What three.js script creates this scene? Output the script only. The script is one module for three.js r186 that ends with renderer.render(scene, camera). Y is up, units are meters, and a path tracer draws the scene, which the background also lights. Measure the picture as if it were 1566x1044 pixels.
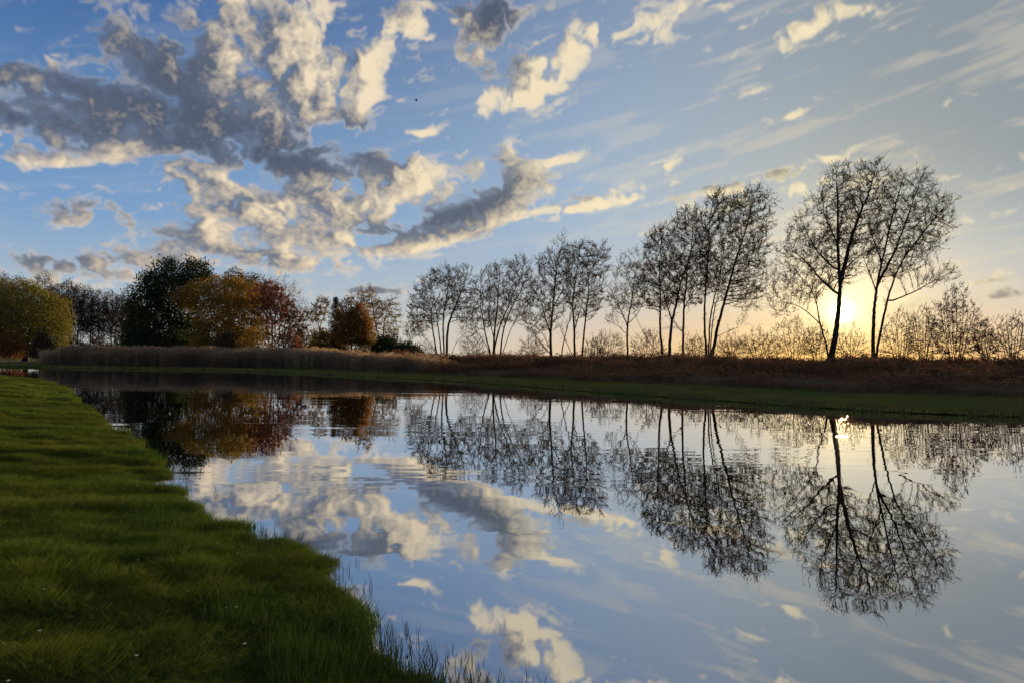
import * as THREE from 'three';
import { mergeGeometries } from 'three/addons/utils/BufferGeometryUtils.js';

// ---------------------------------------------------------------- camera
const PW = 1566, PH = 1044, F = 1131, EYE = 1.6;           // photograph size, focal length in its pixels, eye height over the water
const renderer = new THREE.WebGLRenderer({ antialias: true });
renderer.toneMapping = THREE.LinearToneMapping;
renderer.toneMappingExposure = 2.0;                      // a shot exposed for the shade under the evening sky
renderer.shadowMap.enabled = true;
const scene = new THREE.Scene();
const camera = new THREE.PerspectiveCamera(2 * Math.atan(PH / 2 / F) * 180 / Math.PI, PW / PH, 0.1, 6000);
camera.position.set(0, EYE, 0);
camera.rotation.order = 'YXZ';
camera.rotation.set(0.0221, 0, 0.0135);                     // tilted up a little, horizon dips to the right
camera.updateMatrixWorld(true);

// ---------------------------------------------------------------- small tools
const R = Math.PI / 180;
function rng(seed) { let a = seed >>> 0; return () => { a = (a + 0x6D2B79F5) | 0; let t = Math.imul(a ^ (a >>> 15), 1 | a); t = (t + Math.imul(t ^ (t >>> 7), 61 | t)) ^ t; return ((t ^ (t >>> 14)) >>> 0) / 4294967296; }; }
const clamp = (x, a = 0, b = 1) => x < a ? a : x > b ? b : x;
const lerp = (a, b, t) => a + (b - a) * t;
const smooth = (a, b, x) => { const t = clamp((x - a) / (b - a)); return t * t * (3 - 2 * t); };
const s2l = c => c <= 0.04045 ? c / 12.92 : Math.pow((c + 0.055) / 1.055, 2.4);
const rgb = (r, g, b) => [s2l(r / 255), s2l(g / 255), s2l(b / 255)];
const mix3 = (a, b, t) => [lerp(a[0], b[0], t), lerp(a[1], b[1], t), lerp(a[2], b[2], t)];
const ray = (px, py) => new THREE.Vector3((px - PW / 2) / F, (PH / 2 - py) / F, -1).applyQuaternion(camera.quaternion);   // direction of a pixel, forward share about 1
const atDepth = (px, py, d) => { const r = ray(px, py); return r.multiplyScalar(d / -r.z).add(camera.position); };
const onLevel = (px, py, y = 0) => { const r = ray(px, py); return r.multiplyScalar((y - EYE) / r.y).add(camera.position); };
const azel = (px, py) => { const r = ray(px, py).normalize(); return [Math.atan2(r.x, -r.z) / R, Math.asin(r.y) / R]; };
// lattice noise, repeating every `per` cells in x
const NT = (() => { const r = rng(77), a = new Float32Array(65536); for (let i = 0; i < 65536; i++) a[i] = r() * 2 - 1; return a; })();
function noise(x, y, per = 4096, seed = 0) {
  const xi = Math.floor(x), yi = Math.floor(y); let fx = x - xi, fy = y - yi;
  fx = fx * fx * fx * (fx * (fx * 6 - 15) + 10); fy = fy * fy * fy * (fy * (fy * 6 - 15) + 10);
  const x0 = ((xi % per) + per) % per, x1 = (x0 + 1) % per;
  const h = (a, b) => NT[(Math.imul(a, 73856093) ^ Math.imul(b + seed, 19349663) ^ ((a * 31 + b * 17) >> 3)) & 65535];
  const a = h(x0, yi), b = h(x1, yi), c = h(x0, yi + 1), d = h(x1, yi + 1);
  return a + (b - a) * fx + (c - a + (a - b - c + d) * fx) * fy;
}
function fbm(x, y, oct, per = 4096, seed = 0) { let s = 0, a = 0.5; for (let i = 0; i < oct; i++) { s += a * noise(x, y, per, seed + i * 7); x *= 2; y *= 2; per *= 2; a *= 0.5; } return s; }

// ---------------------------------------------------------------- sky: evening air with broken cumulus, sun low behind the trees
const SUN = azel(1287, 477);                                 // azimuth, elevation in degrees
const sunDir = new THREE.Vector3(Math.sin(SUN[0] * R) * Math.cos(SUN[1] * R), Math.sin(SUN[1] * R), -Math.cos(SUN[0] * R) * Math.cos(SUN[1] * R));
// each cloud: where it hangs (pixel turned to a direction), half-widths, tilt, thickness, darkness of its body
const CLOUDS = [
  // tall cloud at the top
  [370, 10, 75, 60, 10, 1.0, .25], [420, 60, 75, 60, 20, 1.05, .18], [440, 110, 60, 55, 30, 1.0, .15], [335, 105, 62, 45, 20, 1.1, .85], [375, 130, 45, 40, 0, 1.0, .45], [500, 110, 45, 40, 40, .8, .1], [490, 20, 45, 26, 10, .7, .15],
  [530, 150, 38, 24, -20, .75, .05], [565, 148, 36, 14, -15, .7, .02], [470, 175, 48, 28, 0, 1.05, .95], [535, 185, 24, 20, 0, .9, .95], [395, 165, 35, 20, 0, .8, .6],
  // dark belt to the left
  [40, 180, 95, 30, 5, 1.05, .95], [100, 165, 60, 22, 0, .8, .6], [20, 208, 60, 12, -5, .8, .35], [170, 158, 70, 20, 10, .9, .8], [230, 180, 90, 26, 15, 1.0, .8], [300, 190, 100, 26, 10, 1.0, .85], [390, 195, 70, 22, 5, .9, .95], [400, 248, 120, 22, 7, 1.15, 1.0], [330, 235, 70, 22, 15, 1.0, .9], [450, 222, 50, 9, 10, .8, .8], [490, 262, 40, 12, 5, .95, .9],
  [185, 62, 40, 32, 40, .75, .6], [235, 100, 50, 36, 35, .85, .8], [240, 46, 18, 11, 0, .65, .25], [190, 8, 40, 20, 0, .5, .7], [35, 115, 32, 16, 10, .7, .5], [82, 90, 22, 11, 0, .65, .2], [45, 130, 50, 14, 0, .6, .9],
  [150, 238, 55, 13, -12, .9, .45], [185, 222, 30, 12, -25, .8, .15], [38, 243, 22, 8, -10, .55, .3], [165, 205, 40, 12, 0, .7, .8], [120, 248, 45, 7, -8, .7, .2],
  // broad bank in the middle
  [265, 262, 22, 22, 20, .65, .3], [300, 255, 32, 10, 15, .6, .1], [345, 285, 50, 30, 10, .95, .3], [420, 300, 70, 35, 5, .95, .3], [370, 325, 65, 30, 10, 1.0, .12], [300, 345, 45, 28, 0, 1.0, .35], [262, 368, 42, 18, -10, 1.05, .6], [330, 372, 90, 20, 8, 1.0, .4], [430, 345, 90, 26, 15, .95, .25], [500, 300, 65, 28, 0, .95, .3], [480, 365, 90, 18, 5, .95, .4], [400, 395, 130, 15, 3, 1.0, .55], [520, 385, 90, 12, -5, .9, .35],
  [245, 312, 30, 7, -5, .6, .2], [235, 297, 18, 6, 0, .5, .2], [560, 330, 55, 24, 10, .85, .35], [600, 275, 55, 34, -10, 1.0, .3], [575, 245, 42, 12, 5, .9, .9], [650, 265, 40, 26, -10, .9, .05], [620, 300, 60, 20, -15, .95, .25], [640, 345, 80, 17, -3, 1.15, 1.0], [575, 350, 55, 14, 8, 1.0, .9], [720, 325, 75, 20, -18, 1.15, .95], [765, 300, 55, 22, -25, 1.05, .85], [690, 355, 95, 13, -14, 1.0, .45], [800, 305, 60, 11, -22, .8, .25],
  [700, 290, 36, 15, 0, .8, .3], [728, 262, 26, 18, 20, .85, .5], [780, 240, 22, 22, 0, .95, .25], [800, 262, 32, 16, 0, .9, .3], [815, 220, 28, 6, -5, .6, .05], [865, 245, 44, 10, -6, .85, .05], [640, 375, 60, 9, -10, .75, .1], [560, 375, 60, 10, -4, .8, .3],
  [635, 205, 36, 7, 4, .75, .0], [660, 202, 18, 8, -20, .7, .0], [690, 170, 16, 17, 40, .65, .0], [735, 255, 8, 8, 0, .5, .3], [690, 205, 8, 5, 0, .5, 0],
  [850, 300, 55, 11, 3, .75, .25], [880, 318, 80, 8, -6, .75, .12], [955, 292, 42, 13, -12, .75, .02], [930, 312, 70, 7, -10, .65, .05], [820, 325, 60, 7, -12, .6, .1], [930, 355, 45, 4, -3, .42, .0], [1000, 355, 45, 5, -5, .38, .0],
  // small and low at the left
  [130, 322, 34, 18, -5, .95, .75], [120, 342, 36, 12, 5, .85, .45], [182, 338, 20, 12, 0, .85, .8], [55, 395, 50, 9, 5, .85, .85], [110, 402, 60, 13, 0, .95, .85], [165, 385, 34, 18, 5, .95, .5], [205, 395, 26, 15, 0, .95, .5], [150, 418, 120, 12, 0, .8, .55], [300, 408, 110, 12, 0, .85, .6], [100, 435, 120, 8, 0, .6, .4], [430, 418, 50, 7, 0, .5, .3],
  // upper middle
  [592, 62, 24, 34, 15, .95, .15], [565, 98, 28, 20, -20, .8, .1], [572, 80, 20, 30, 10, .8, .12], [632, 35, 36, 20, -10, .7, .25], [660, 55, 26, 16, 0, .85, .1], [648, 98, 20, 20, 20, .62, .0], [622, 122, 8, 6, 0, .55, 0], [710, 22, 24, 16, 0, .8, .15], [740, 55, 44, 40, 0, 1.25, .85], [700, 35, 18, 14, 0, .75, .05], [755, 20, 28, 22, 0, 1.1, .95], [720, 80, 38, 14, 0, .85, .1], [640, 5, 50, 9, 0, .6, .4],
  [815, 18, 40, 16, 0, .55, .6], [880, 30, 14, 14, 0, .55, .3], [742, 165, 16, 30, 12, .85, .0], [748, 150, 20, 16, 0, .75, .0], [780, 150, 32, 20, -20, .9, .02], [815, 130, 36, 32, -35, 1.1, .12], [840, 105, 40, 32, -30, 1.15, .18], [870, 85, 36, 26, -25, 1.0, .08], [905, 62, 40, 20, -30, .95, .06], [960, 40, 36, 18, -35, .9, .05], [1005, 42, 26, 22, 40, .75, .02], [970, 78, 34, 9, -12, .6, .0], [945, 92, 24, 6, -12, .5, .0], [1045, 14, 22, 14, -25, .65, .05], [1095, 18, 20, 5, -25, .45, 0], [1075, 78, 16, 8, -20, .5, .0], [1132, 46, 14, 4, -30, .5, 0], [1075, 5, 36, 7, -5, .45, .1],
  // wisps to the right
  [1205, 65, 45, 16, -22, .62, .12], [1270, 22, 85, 17, -14, .62, .22], [1330, 15, 75, 15, 8, .5, .25], [1178, 97, 24, 6, -20, .5, .0], [1160, 70, 12, 5, -20, .4, 0], [1150, 136, 24, 10, -5, .6, .0], [1200, 182, 36, 8, -16, .52, .0], [1235, 168, 45, 8, -14, .35, .0], [1028, 250, 26, 8, -28, .6, .0], [1012, 258, 14, 7, 0, .5, 0], [1440, 170, 22, 6, -18, .5, .1], [1468, 152, 22, 8, -20, .5, .1], [1505, 150, 14, 5, -20, .4, .1], [1510, 262, 45, 8, -8, .5, .15], [1470, 295, 60, 5, -3, .4, .4], [1530, 325, 40, 7, -6, .45, .3], [1490, 338, 42, 6, -3, .55, .35],
  [1120, 282, 80, 9, -9, .85, .75], [1190, 272, 60, 7, -10, .7, .5], [1090, 296, 60, 7, -6, .7, .15], [1190, 295, 110, 13, -9, .65, .0], [1280, 290, 60, 16, -8, .5, .0], [1245, 245, 45, 6, -6, .6, .0], [1310, 242, 60, 7, 0, .45, .0], [1195, 263, 22, 4, -6, .6, .8], [1210, 330, 60, 9, -5, .4, .0],
  // low bands on the horizon
  [530, 440, 60, 8, -2, .85, .85], [590, 448, 60, 6, 2, .85, .8], [480, 450, 30, 5, 0, .7, .7], [650, 430, 40, 3, 0, .4, .1], [700, 500, 90, 7, 0, .7, .8], [1060, 500, 110, 6, 0, .75, .75], [1000, 515, 90, 4, 0, .55, .6], [1220, 455, 70, 5, -2, .75, .65], [1150, 470, 50, 4, 0, .7, .6], [1200, 508, 120, 5, 0, .6, .5],
  [1375, 468, 34, 8, -3, .95, .6], [1400, 458, 30, 7, 0, .8, .2], [1440, 445, 40, 6, 0, .6, .1], [1505, 458, 50, 7, -4, .9, .85], [1545, 448, 40, 10, -8, .95, .8], [1515, 430, 24, 6, 0, .7, .5], [1530, 418, 18, 4, 0, .6, .4], [1500, 432, 14, 4, 0, .6, .5], [1390, 440, 44, 6, -5, .5, .2], [1400, 495, 80, 4, 0, .6, .4],
];
const SKYW = 4096, SKYH = 2048, SKY0 = SKYH / 2;             // the sheet's upper half is the sky
(function makeSky() {
  const H = SKY0, W = SKYW, q = 360 / W;
  const cover = new Float32Array(W * H), dark = new Float32Array(W * H), den = new Float32Array(W * H);
  const list = CLOUDS.map(([x, y, rx, ry, t, w, k]) => { const [a, e] = azel(x, y), s = 57.3 / F; const c = Math.cos(e * R); return [a, e, rx * s * c, ry * s, t - 0.77, w, k]; });
  // the rest of the sky carries the same kind of broken cloud
  const rr = rng(5);
  for (let i = 0; i < 620; i++) {
    const a = -180 + 360 * rr(), e = 1 + 80 * Math.pow(rr(), 1.6), s = 0.5 + rr();
    if (Math.abs(a) < 40 && e < 30) continue;
    list.push([a, e, (2.2 + 3.5 * rr()) * s, (0.7 + 1.3 * rr()) * s * (0.5 + e / 40), -15 + 30 * rr(), 0.6 + 0.5 * rr(), rr()]);
  }
  for (const [a, e, rx, ry, t, w, k] of list) {
    const c = Math.cos(t * R), s = Math.sin(t * R), reach = 2.1 * Math.max(rx, ry), cosE = Math.max(0.15, Math.cos(e * R));
    const y0 = Math.max(0, Math.floor((e - reach) / q)), y1 = Math.min(H - 1, Math.ceil((e + reach) / q)), n = Math.ceil(reach / cosE / q);
    const xc = Math.round((0.25 + a / 360) * W);
    for (let y = y0; y <= y1; y++) for (let dx = -n; dx <= n; dx++) {
      const u = dx * q * cosE, v = -((y + 0.5) * q - e);      // v grows downwards, as in a picture
      const p = (u * c + v * s) / rx, m = (-u * s + v * c) / ry, g = p * p + m * m;
      if (g > 4.4) continue;
      const f = w * Math.exp(-g * 0.9), at = y * W + (((xc + dx) % W) + W) % W;
      cover[at] += f * 0.86 * (1 - Math.min(1, cover[at])); dark[at] += f * k; den[at] += f;
    }
  }
  const D = new Float32Array(W * H);
  for (let y = 0; y < H; y++) {
    const el = (y + 0.5) * q, yy = el + 8 * Math.log(1 + el / 3);
    for (let x = 0; x < W; x++) {
      const at = y * W + x, cv = cover[at];
      if (cv < 0.02) continue;
      const u = x / W * 128;                                 // 128 cells round the horizon, 2.8 degrees each
      const wx = fbm(u * 2, yy * 0.5, 3, 256, 11), wy = fbm(u * 2, yy * 0.5, 3, 256, 53);
      const big = fbm(u + wx * 0.5, yy * 0.26 + wy * 0.35, 3, 128, 101);
      const fx = u * 4 + wx * 2.4, fy = yy * 1.1 + wy * 1.7;
      const soft = fbm(fx * 0.5, fy * 0.5, 6, 256, 300);
      let puff = 0, am = 0.5, px = fx * 0.6, py = fy * 0.6;
      for (let o = 0; o < 4; o++) { const n = noise(px, py, 8192, 200 + o * 9); puff += am * (1 - Math.sqrt(n * n + 0.03) * 1.7); px = px * 2.1 + 3; py *= 2.1; am *= 0.5; }
      const body = cv * (1.2 + 0.35 * big) + 0.46 * big + 1.0 * soft + 0.24 * (puff - 0.30) - 0.52 + 0.09 * Math.exp(-el / 8);
      const al = u * 0.94 + yy * 0.12, ac = yy * 0.94 - u * 0.95;   // streaks rise to the right
      const streak = fbm(al * 1.6 + wx * 0.8, ac * 1.5 + wy * 1.3, 5, 8192, 400);
      const thin = cv * 0.95 + 0.75 * streak + 0.5 * soft - 0.33, d = lerp(thin * 0.8, body, smooth(0.4, 0.85, den[at]));
      D[at] = d > 0 ? d : 0;
    }
  }
  const data = new Float32Array(W * SKYH * 4);
  const zen = rgb(54, 98, 156), mid = rgb(118, 158, 202), low = rgb(184, 198, 204), horL = rgb(206, 196, 180);
  const veil = rgb(136, 147, 156), pale = rgb(190, 204, 213), warm = rgb(255, 194, 92).map(v => v * 1.12), white = rgb(255, 240, 200);
  const get = (x, y) => y < 0 || y >= H ? 0 : D[y * W + ((x % W) + W) % W];
  for (let y = 0; y < H; y++) {
    const el = (y + 0.5) * q, ce = Math.cos(el * R), se = Math.sin(el * R);
    for (let x = 0; x < W; x++) {
      const az = (x / W - 0.25) * 360, a = az * R;
      const dot = Math.sin(a) * ce * sunDir.x + se * sunDir.y - Math.cos(a) * ce * sunDir.z;
      const ang = Math.acos(clamp(dot, -1, 1)) / R;
      let da = az - SUN[0]; if (da > 180) da -= 360; if (da < -180) da += 360;
      // clear air: blue above, paler to the horizon, milky and then golden round the sun
      let c = mix3(mix3(low, mid, smooth(0, 11, el)), zen, smooth(7, 27, el));
      c = mix3(c, horL, 0.75 * Math.exp(-el / 3.2) * (0.35 + 0.65 * Math.exp(-Math.abs(da) / 45)));
      c = mix3(c, pale, 0.85 * Math.exp(-Math.pow(ang / 31, 2)));
      c = mix3(c, veil, 0.9 * smooth(-22, 8, da) * (1 - smooth(60, 110, Math.abs(da))) * smooth(2, 15, el));
      const hg = Math.exp(-Math.pow(ang / 8.5, 1.5));
      c = mix3(c, white, 0.72 * hg);
      c = mix3(c, warm, 0.95 * Math.exp(-Math.pow(el / 4.0, 1.4)) * Math.exp(-Math.pow(Math.abs(da) / 24, 1.6)));
      // thin high streaks drawn out by the wind, mostly on the sun's side
      { const u = x / W * 128, yy = el + 8 * Math.log(1 + el / 3), al = u * 0.9 + yy * 0.16, ac = yy * 0.9 - u * 0.8, n = fbm(al * 0.55 + 0.5 * fbm(u, yy * 0.4, 2, 128, 5), ac * 0.9, 5, 8192, 900);
        const f = 0.33 * smooth(0.02, 0.5, n) * (0.3 + 0.7 * smooth(-34, -2, da) * (1 - smooth(70, 120, da))) * smooth(0.5, 3, el);
        c = mix3(c, mix3(rgb(214, 206, 192), rgb(255, 226, 168), Math.exp(-ang / 14)), f); }
      const at = y * W + x, d = D[at];
      if (d > 0) {
        // light reaching this bit of cloud from the sun's side
        let ux = -da * ce, uy = SUN[1] - el; const L = Math.hypot(ux, uy) || 1; ux /= L; uy /= L;
        let tau = 0, prev = 0;
        for (const s of [0.18, 0.38, 0.65, 1.0, 1.5, 2.2, 3.1, 4.2]) {
          tau += get(x + Math.round(ux * s / ce / q), y + Math.round(uy * s / q)) * (s - prev); prev = s;
        }
        const dk = den[at] > 0.01 ? dark[at] / den[at] : 0.4;
        const step = (r) => get(x + Math.round(ux * r / ce / q), y + Math.round(uy * r / q));
        const rel = 0.25 * (d - step(0.22)) + 0.6 * (d - step(0.6)) + 0.6 * (d - step(1.3)) + 0.3 * (d - step(2.4));
        let lit = (1.04 - 1.55 * dk * smooth(0.0, 0.5, d)) * Math.exp(-tau * 0.16) * (1 - 0.16 * smooth(0.3, 1.1, d)) + (0.72 - 0.45 * dk) * rel;
        lit = clamp(lit + 0.22 * fbm(x / W * 1400, el * 5.5, 4, 1400, 700));
        const near = Math.exp(-ang / 17), lowk = Math.exp(-el / 9);
        let lc = mix3(rgb(242, 224, 194), rgb(254, 222, 180), lowk);
        lc = mix3(lc, rgb(255, 240, 190), clamp(1.25 * near));
        let sc = mix3(rgb(88, 99, 120), rgb(138, 136, 140), lowk * 0.8);
        sc = mix3(sc, rgb(150, 142, 124), clamp(1.1 * near));
        const deep = smooth(0.5, 1, dk) * smooth(0.2, 0.8, d);
        sc = mix3(sc, rgb(60, 72, 95), 0.8 * deep * (1 - lowk));
        const body = mix3(sc, lc, lit);
        const wisp = clamp(den[at] * 1.25, 0.3, 1), alpha = (1 - Math.exp(-d * (1.6 + 2.4 * smooth(0, 0.35, d)))) * (0.5 + 0.5 * wisp);
        c = mix3(c, body, alpha * (0.97 - 0.2 * Math.exp(-Math.pow(ang / 5, 2))));
      }
      // the sun's glare in hazy air
      const g1 = 22 * Math.exp(-Math.pow(ang / 0.34, 2)) + 4 * Math.exp(-ang / 0.42) + 1.0 * Math.exp(-ang / 1.6) + 0.2 * Math.exp(-ang / 4.8);
      const o = ((y + SKY0) * W + x) * 4;
      data[o] = (c[0] + g1) / 2; data[o + 1] = (c[1] + g1 * 0.77) / 2; data[o + 2] = (c[2] + g1 * 0.36) / 2; data[o + 3] = 1;
    }
  }
  for (let y = 0; y < SKY0; y++) for (let x = 0; x < W; x++) { const o = (y * W + x) * 4; data[o] = 0.02; data[o + 1] = 0.02; data[o + 2] = 0.015; data[o + 3] = 1; }
  const tex = new THREE.DataTexture(data, W, SKYH, THREE.RGBAFormat, THREE.FloatType);
  tex.mapping = THREE.EquirectangularReflectionMapping; tex.magFilter = tex.minFilter = THREE.LinearFilter; tex.needsUpdate = true;
  scene.background = tex; scene.environment = tex;
})();
const sun = new THREE.DirectionalLight(new THREE.Color().setRGB(1, 0.71, 0.38), 4.4);
sun.position.copy(sunDir).multiplyScalar(300); sun.castShadow = true; sun.shadow.radius = 2;
Object.assign(sun.shadow.camera, { left: -150, right: 150, top: 80, bottom: -80, near: 1, far: 900 }); sun.shadow.mapSize.set(4096, 4096);
scene.add(sun, sun.target);
// ---------------------------------------------------------------- naming
const taken = {};
function numbered(name) { const n = taken[name] = (taken[name] ?? -1) + 1; return n ? name + '_' + String(n).padStart(3, '0') : name; }
function tag(o, label, category, group, kind) { if (label) o.userData.label = label; if (category) o.userData.category = category; if (group) o.userData.group = group; if (kind) o.userData.kind = kind; o.traverse(c => { c.castShadow = c.receiveShadow = true; }); return o; }
const put = (o, name) => { o.name = numbered(name); scene.add(o); return o; };

// ---------------------------------------------------------------- shores
const waterline = [[-620, 562], [-400, 561], [-200, 560.5], [0, 560.5], [100, 562], [200, 564], [300, 565.5], [400, 568], [500, 572], [600, 577.5], [700, 583], [800, 590], [900, 598], [1000, 605], [1100, 612], [1200, 619], [1300, 626], [1400, 631], [1480, 634], [1566, 637], [1700, 643], [1900, 652]].map(([x, y]) => onLevel(x, y, 0));
waterline.push(new THREE.Vector3(30, 0, -8), new THREE.Vector3(48, 0, 8), new THREE.Vector3(70, 0, 30));
const farCurve = new THREE.CatmullRomCurve3(waterline, false, 'centripetal');
const farPts = farCurve.getPoints(700);
const nearShore = [[-260, 572], [-120, 574], [0, 578], [50, 581], [95, 592], [112, 612], [150, 641], [168, 657], [205, 674], [226, 700], [238, 718], [268, 727], [238, 742], [258, 757], [288, 762], [306, 780], [330, 800], [376, 821], [424, 835], [458, 850], [476, 872], [472, 898], [494, 924], [516, 950], [540, 976], [578, 1000], [642, 1024], [690, 1046], [800, 1100]].map(([x, y]) => onLevel(x, y, 0)).map(v => [v.x, v.z]);
nearShore.push([1.2, -2.0], [4, -0.6], [12, 1.2], [26, 3], [45, 9]);
// signed distance from the near shore, positive on the lawn
function lawnSide(x, z) {
  let best = 1e9, inside = 0;
  const n = nearShore.length;
  for (let i = 0; i < n - 1; i++) {
    const [ax, az] = nearShore[i], [bx, bz] = nearShore[i + 1], dx = bx - ax, dz = bz - az;
    const t = clamp(((x - ax) * dx + (z - az) * dz) / (dx * dx + dz * dz)), qx = x - ax - t * dx, qz = z - az - t * dz, d = qx * qx + qz * qz;
    if (d < best) { best = d; inside = dx * qz - dz * qx; }
  }
  return Math.sqrt(best) * (inside > 0 ? 1 : -1);
}
const lawnHeight = (x, z) => { const s = lawnSide(x, z) - 0.22; return clamp(s * 0.085, -0.4, 0.16) + 0.05 * clamp(s * 0.1, 0, 1) * (fbm(x * 0.35, z * 0.35, 3) ) + 0.028 * fbm(x * 2.1 + 40, z * 2.1, 3) + (s > 8 ? (s - 8) * 0.004 : 0); };
// height of the far bank a given way behind the water's edge
const bankHeight = (o, x, z) => o < 0 ? o * 0.25 : 0.05 + 0.25 * smooth(0, 9, o) + 0.06 * fbm(x * 0.3, z * 0.3, 3) * smooth(0, 3, o) + 0.4 * smooth(30, 120, o);

// ---------------------------------------------------------------- surfaces
function mottled(N, a, b, c, f, seed) {        // a grain of three colours (linear values), repeating
  const d = new Uint8Array(N * N * 4), l2s = v => 255 * (v <= 0.0031308 ? v * 12.92 : 1.055 * Math.pow(v, 1 / 2.4) - 0.055);
  const r = rng(seed);
  for (let y = 0; y < N; y++) for (let x = 0; x < N; x++) {
    const u = x / N * f, v = y / N * f, t = clamp(0.5 + 1.1 * fbm(u, v, 5, f, seed)), s = clamp(0.5 + 1.4 * fbm(u * 3, v * 3, 3, f * 3, seed + 40)) * 0.6 + 0.4 * r();
    const col = mix3(mix3(a, b, t), c, s * 0.6), k = (y * N + x) * 4;
    for (let i = 0; i < 3; i++) d[k + i] = l2s(col[i]); d[k + 3] = 255;
  }
  const t = new THREE.DataTexture(d, N, N); t.colorSpace = THREE.SRGBColorSpace; t.wrapS = t.wrapT = THREE.RepeatWrapping; t.magFilter = THREE.LinearFilter; t.generateMipmaps = true; t.needsUpdate = true; return t;
}
function rippleTexture() {
  const N = 1024, d = new Float32Array(N * N * 4), r = rng(31), waves = [];
  for (let i = 0; i < 46; i++) { const k = 6 + Math.floor(60 * r() * r()), ky = Math.floor(k * (0.75 + 0.5 * r())), kx = Math.round((r() - 0.5) * k * 0.9); waves.push([kx, ky, r() * 6.283, 1 / Math.pow(ky, 0.95)]); }
  for (let y = 0; y < N; y++) for (let x = 0; x < N; x++) {
    const u = x / N, v = y / N; let h = 0;
    for (const [kx, ky, p, a] of waves) h += a * Math.sin(6.28318 * (kx * u + ky * v) + p);
    const calm = 0.25 + 0.75 * smooth(-0.25, 0.35, fbm(u * 4, v * 8, 3, 4, 71));
    const k = (y * N + x) * 4; d[k] = d[k + 1] = d[k + 2] = 0.5 + h * calm * 0.6; d[k + 3] = 1;
  }
  const t = new THREE.DataTexture(d, N, N, THREE.RGBAFormat, THREE.FloatType); t.wrapS = t.wrapT = THREE.RepeatWrapping; t.magFilter = THREE.LinearFilter; t.needsUpdate = true; return t;
}
const plainUv = (g, s) => { const p = g.attributes.position, uv = new Float32Array(p.count * 2); for (let i = 0; i < p.count; i++) { uv[2 * i] = p.getX(i) / s; uv[2 * i + 1] = p.getZ(i) / s; } g.setAttribute('uv', new THREE.BufferAttribute(uv, 2)); return g; };
function sheet(rows) {                                      // a surface through rows of points
  const n = rows[0].length, pos = [], idx = [];
  for (const r of rows) for (const p of r) pos.push(p[0], p[1], p[2]);
  for (let j = 0; j < rows.length - 1; j++) for (let i = 0; i < n - 1; i++) { const a = j * n + i, b = a + 1, c = a + n, d = c + 1; idx.push(a, b, c, b, d, c); }
  const g = new THREE.BufferGeometry(); g.setAttribute('position', new THREE.Float32BufferAttribute(pos, 3)); g.setIndex(idx); g.computeVertexNormals(); return g;
}
{ // water
  const g = plainUv(new THREE.PlaneGeometry(460, 200, 1, 1).rotateX(-Math.PI / 2).translate(-60, 0, -50), 16);
  const m = new THREE.MeshStandardMaterial({ color: new THREE.Color().setRGB(0.56, 0.58, 0.62), metalness: 1, roughness: 0.01, bumpMap: rippleTexture(), bumpScale: 0.0021 });
  tag(put(new THREE.Mesh(g, m), 'pond_water'), 'still pond mirroring the evening sky and the trees', 'water', null, 'structure');
}
const soil = mottled(512, [0.030, 0.036, 0.012], [0.05, 0.055, 0.018], [0.045, 0.032, 0.016], 8, 3);
const bankGreen = mottled(512, [0.05, 0.075, 0.02], [0.08, 0.10, 0.03], [0.07, 0.06, 0.03], 8, 9);
{ // near lawn: fine near the camera
  const xs = [], zs = []; for (let x = -62; x < -9; x += 1) xs.push(x); for (let x = -9; x < 5; x += 0.16) xs.push(x); for (let x = 5; x <= 50; x += 2) xs.push(x);
  for (let z = -75; z < -14; z += 0.7) zs.push(z); for (let z = -14; z < -1; z += 0.16) zs.push(z); for (let z = -1; z <= 40; z += 2) zs.push(z);
  const rows = zs.map(z => xs.map(x => [x, lawnHeight(x, z), z]));
  const g = plainUv(sheet(rows.map(r => r.slice().reverse()).reverse()), 3); const n = g.attributes.normal; if (n.getY(0) < 0) { g.index.array.reverse(); g.computeVertexNormals(); }
  tag(put(new THREE.Mesh(g, new THREE.MeshPhysicalMaterial({ map: soil, roughness: 1, specularIntensity: 0.1 })), 'lawn_ground'), 'low grassy lawn sloping into the pond', 'lawn', null, 'structure');
}
const outward = p => { const l = Math.hypot(p.x, p.z); return [p.x / l, p.z / l]; };
const bankAt = (i, o) => { const p = farPts[i], [dx, dz] = outward(p), x = p.x + dx * o, z = p.z + dz * o; return [x, bankHeight(o, x, z), z]; };
{ // far bank and the flat land behind it, out to the horizon
  const offs = [-2.5, -0.4, 0, 0.12, 0.5, 1, 1.6, 2.4, 3.4, 4.6, 6, 8, 10, 14, 20, 30, 50, 90, 200, 600, 2500];
  const rows = offs.map(o => farPts.map((p, i) => { const a = bankAt(i, o); if (o >= 0 && o <= 0.12) { const w = 0.3 * fbm(i * 0.9, 3.3, 3); const [dx, dz] = outward(p); a[0] += dx * w; a[2] += dz * w; } if (o === 0) a[1] = -0.03; return a; }));
  const g = plainUv(sheet(rows), 4); if (g.attributes.normal.getY(3000) < 0) { g.index.array.reverse(); g.computeVertexNormals(); }
  tag(put(new THREE.Mesh(g, new THREE.MeshPhysicalMaterial({ map: bankGreen, roughness: 1, specularIntensity: 0.1 })), 'far_bank'), 'mown grass bank along the far water', 'bank', null, 'structure');
}
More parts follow.
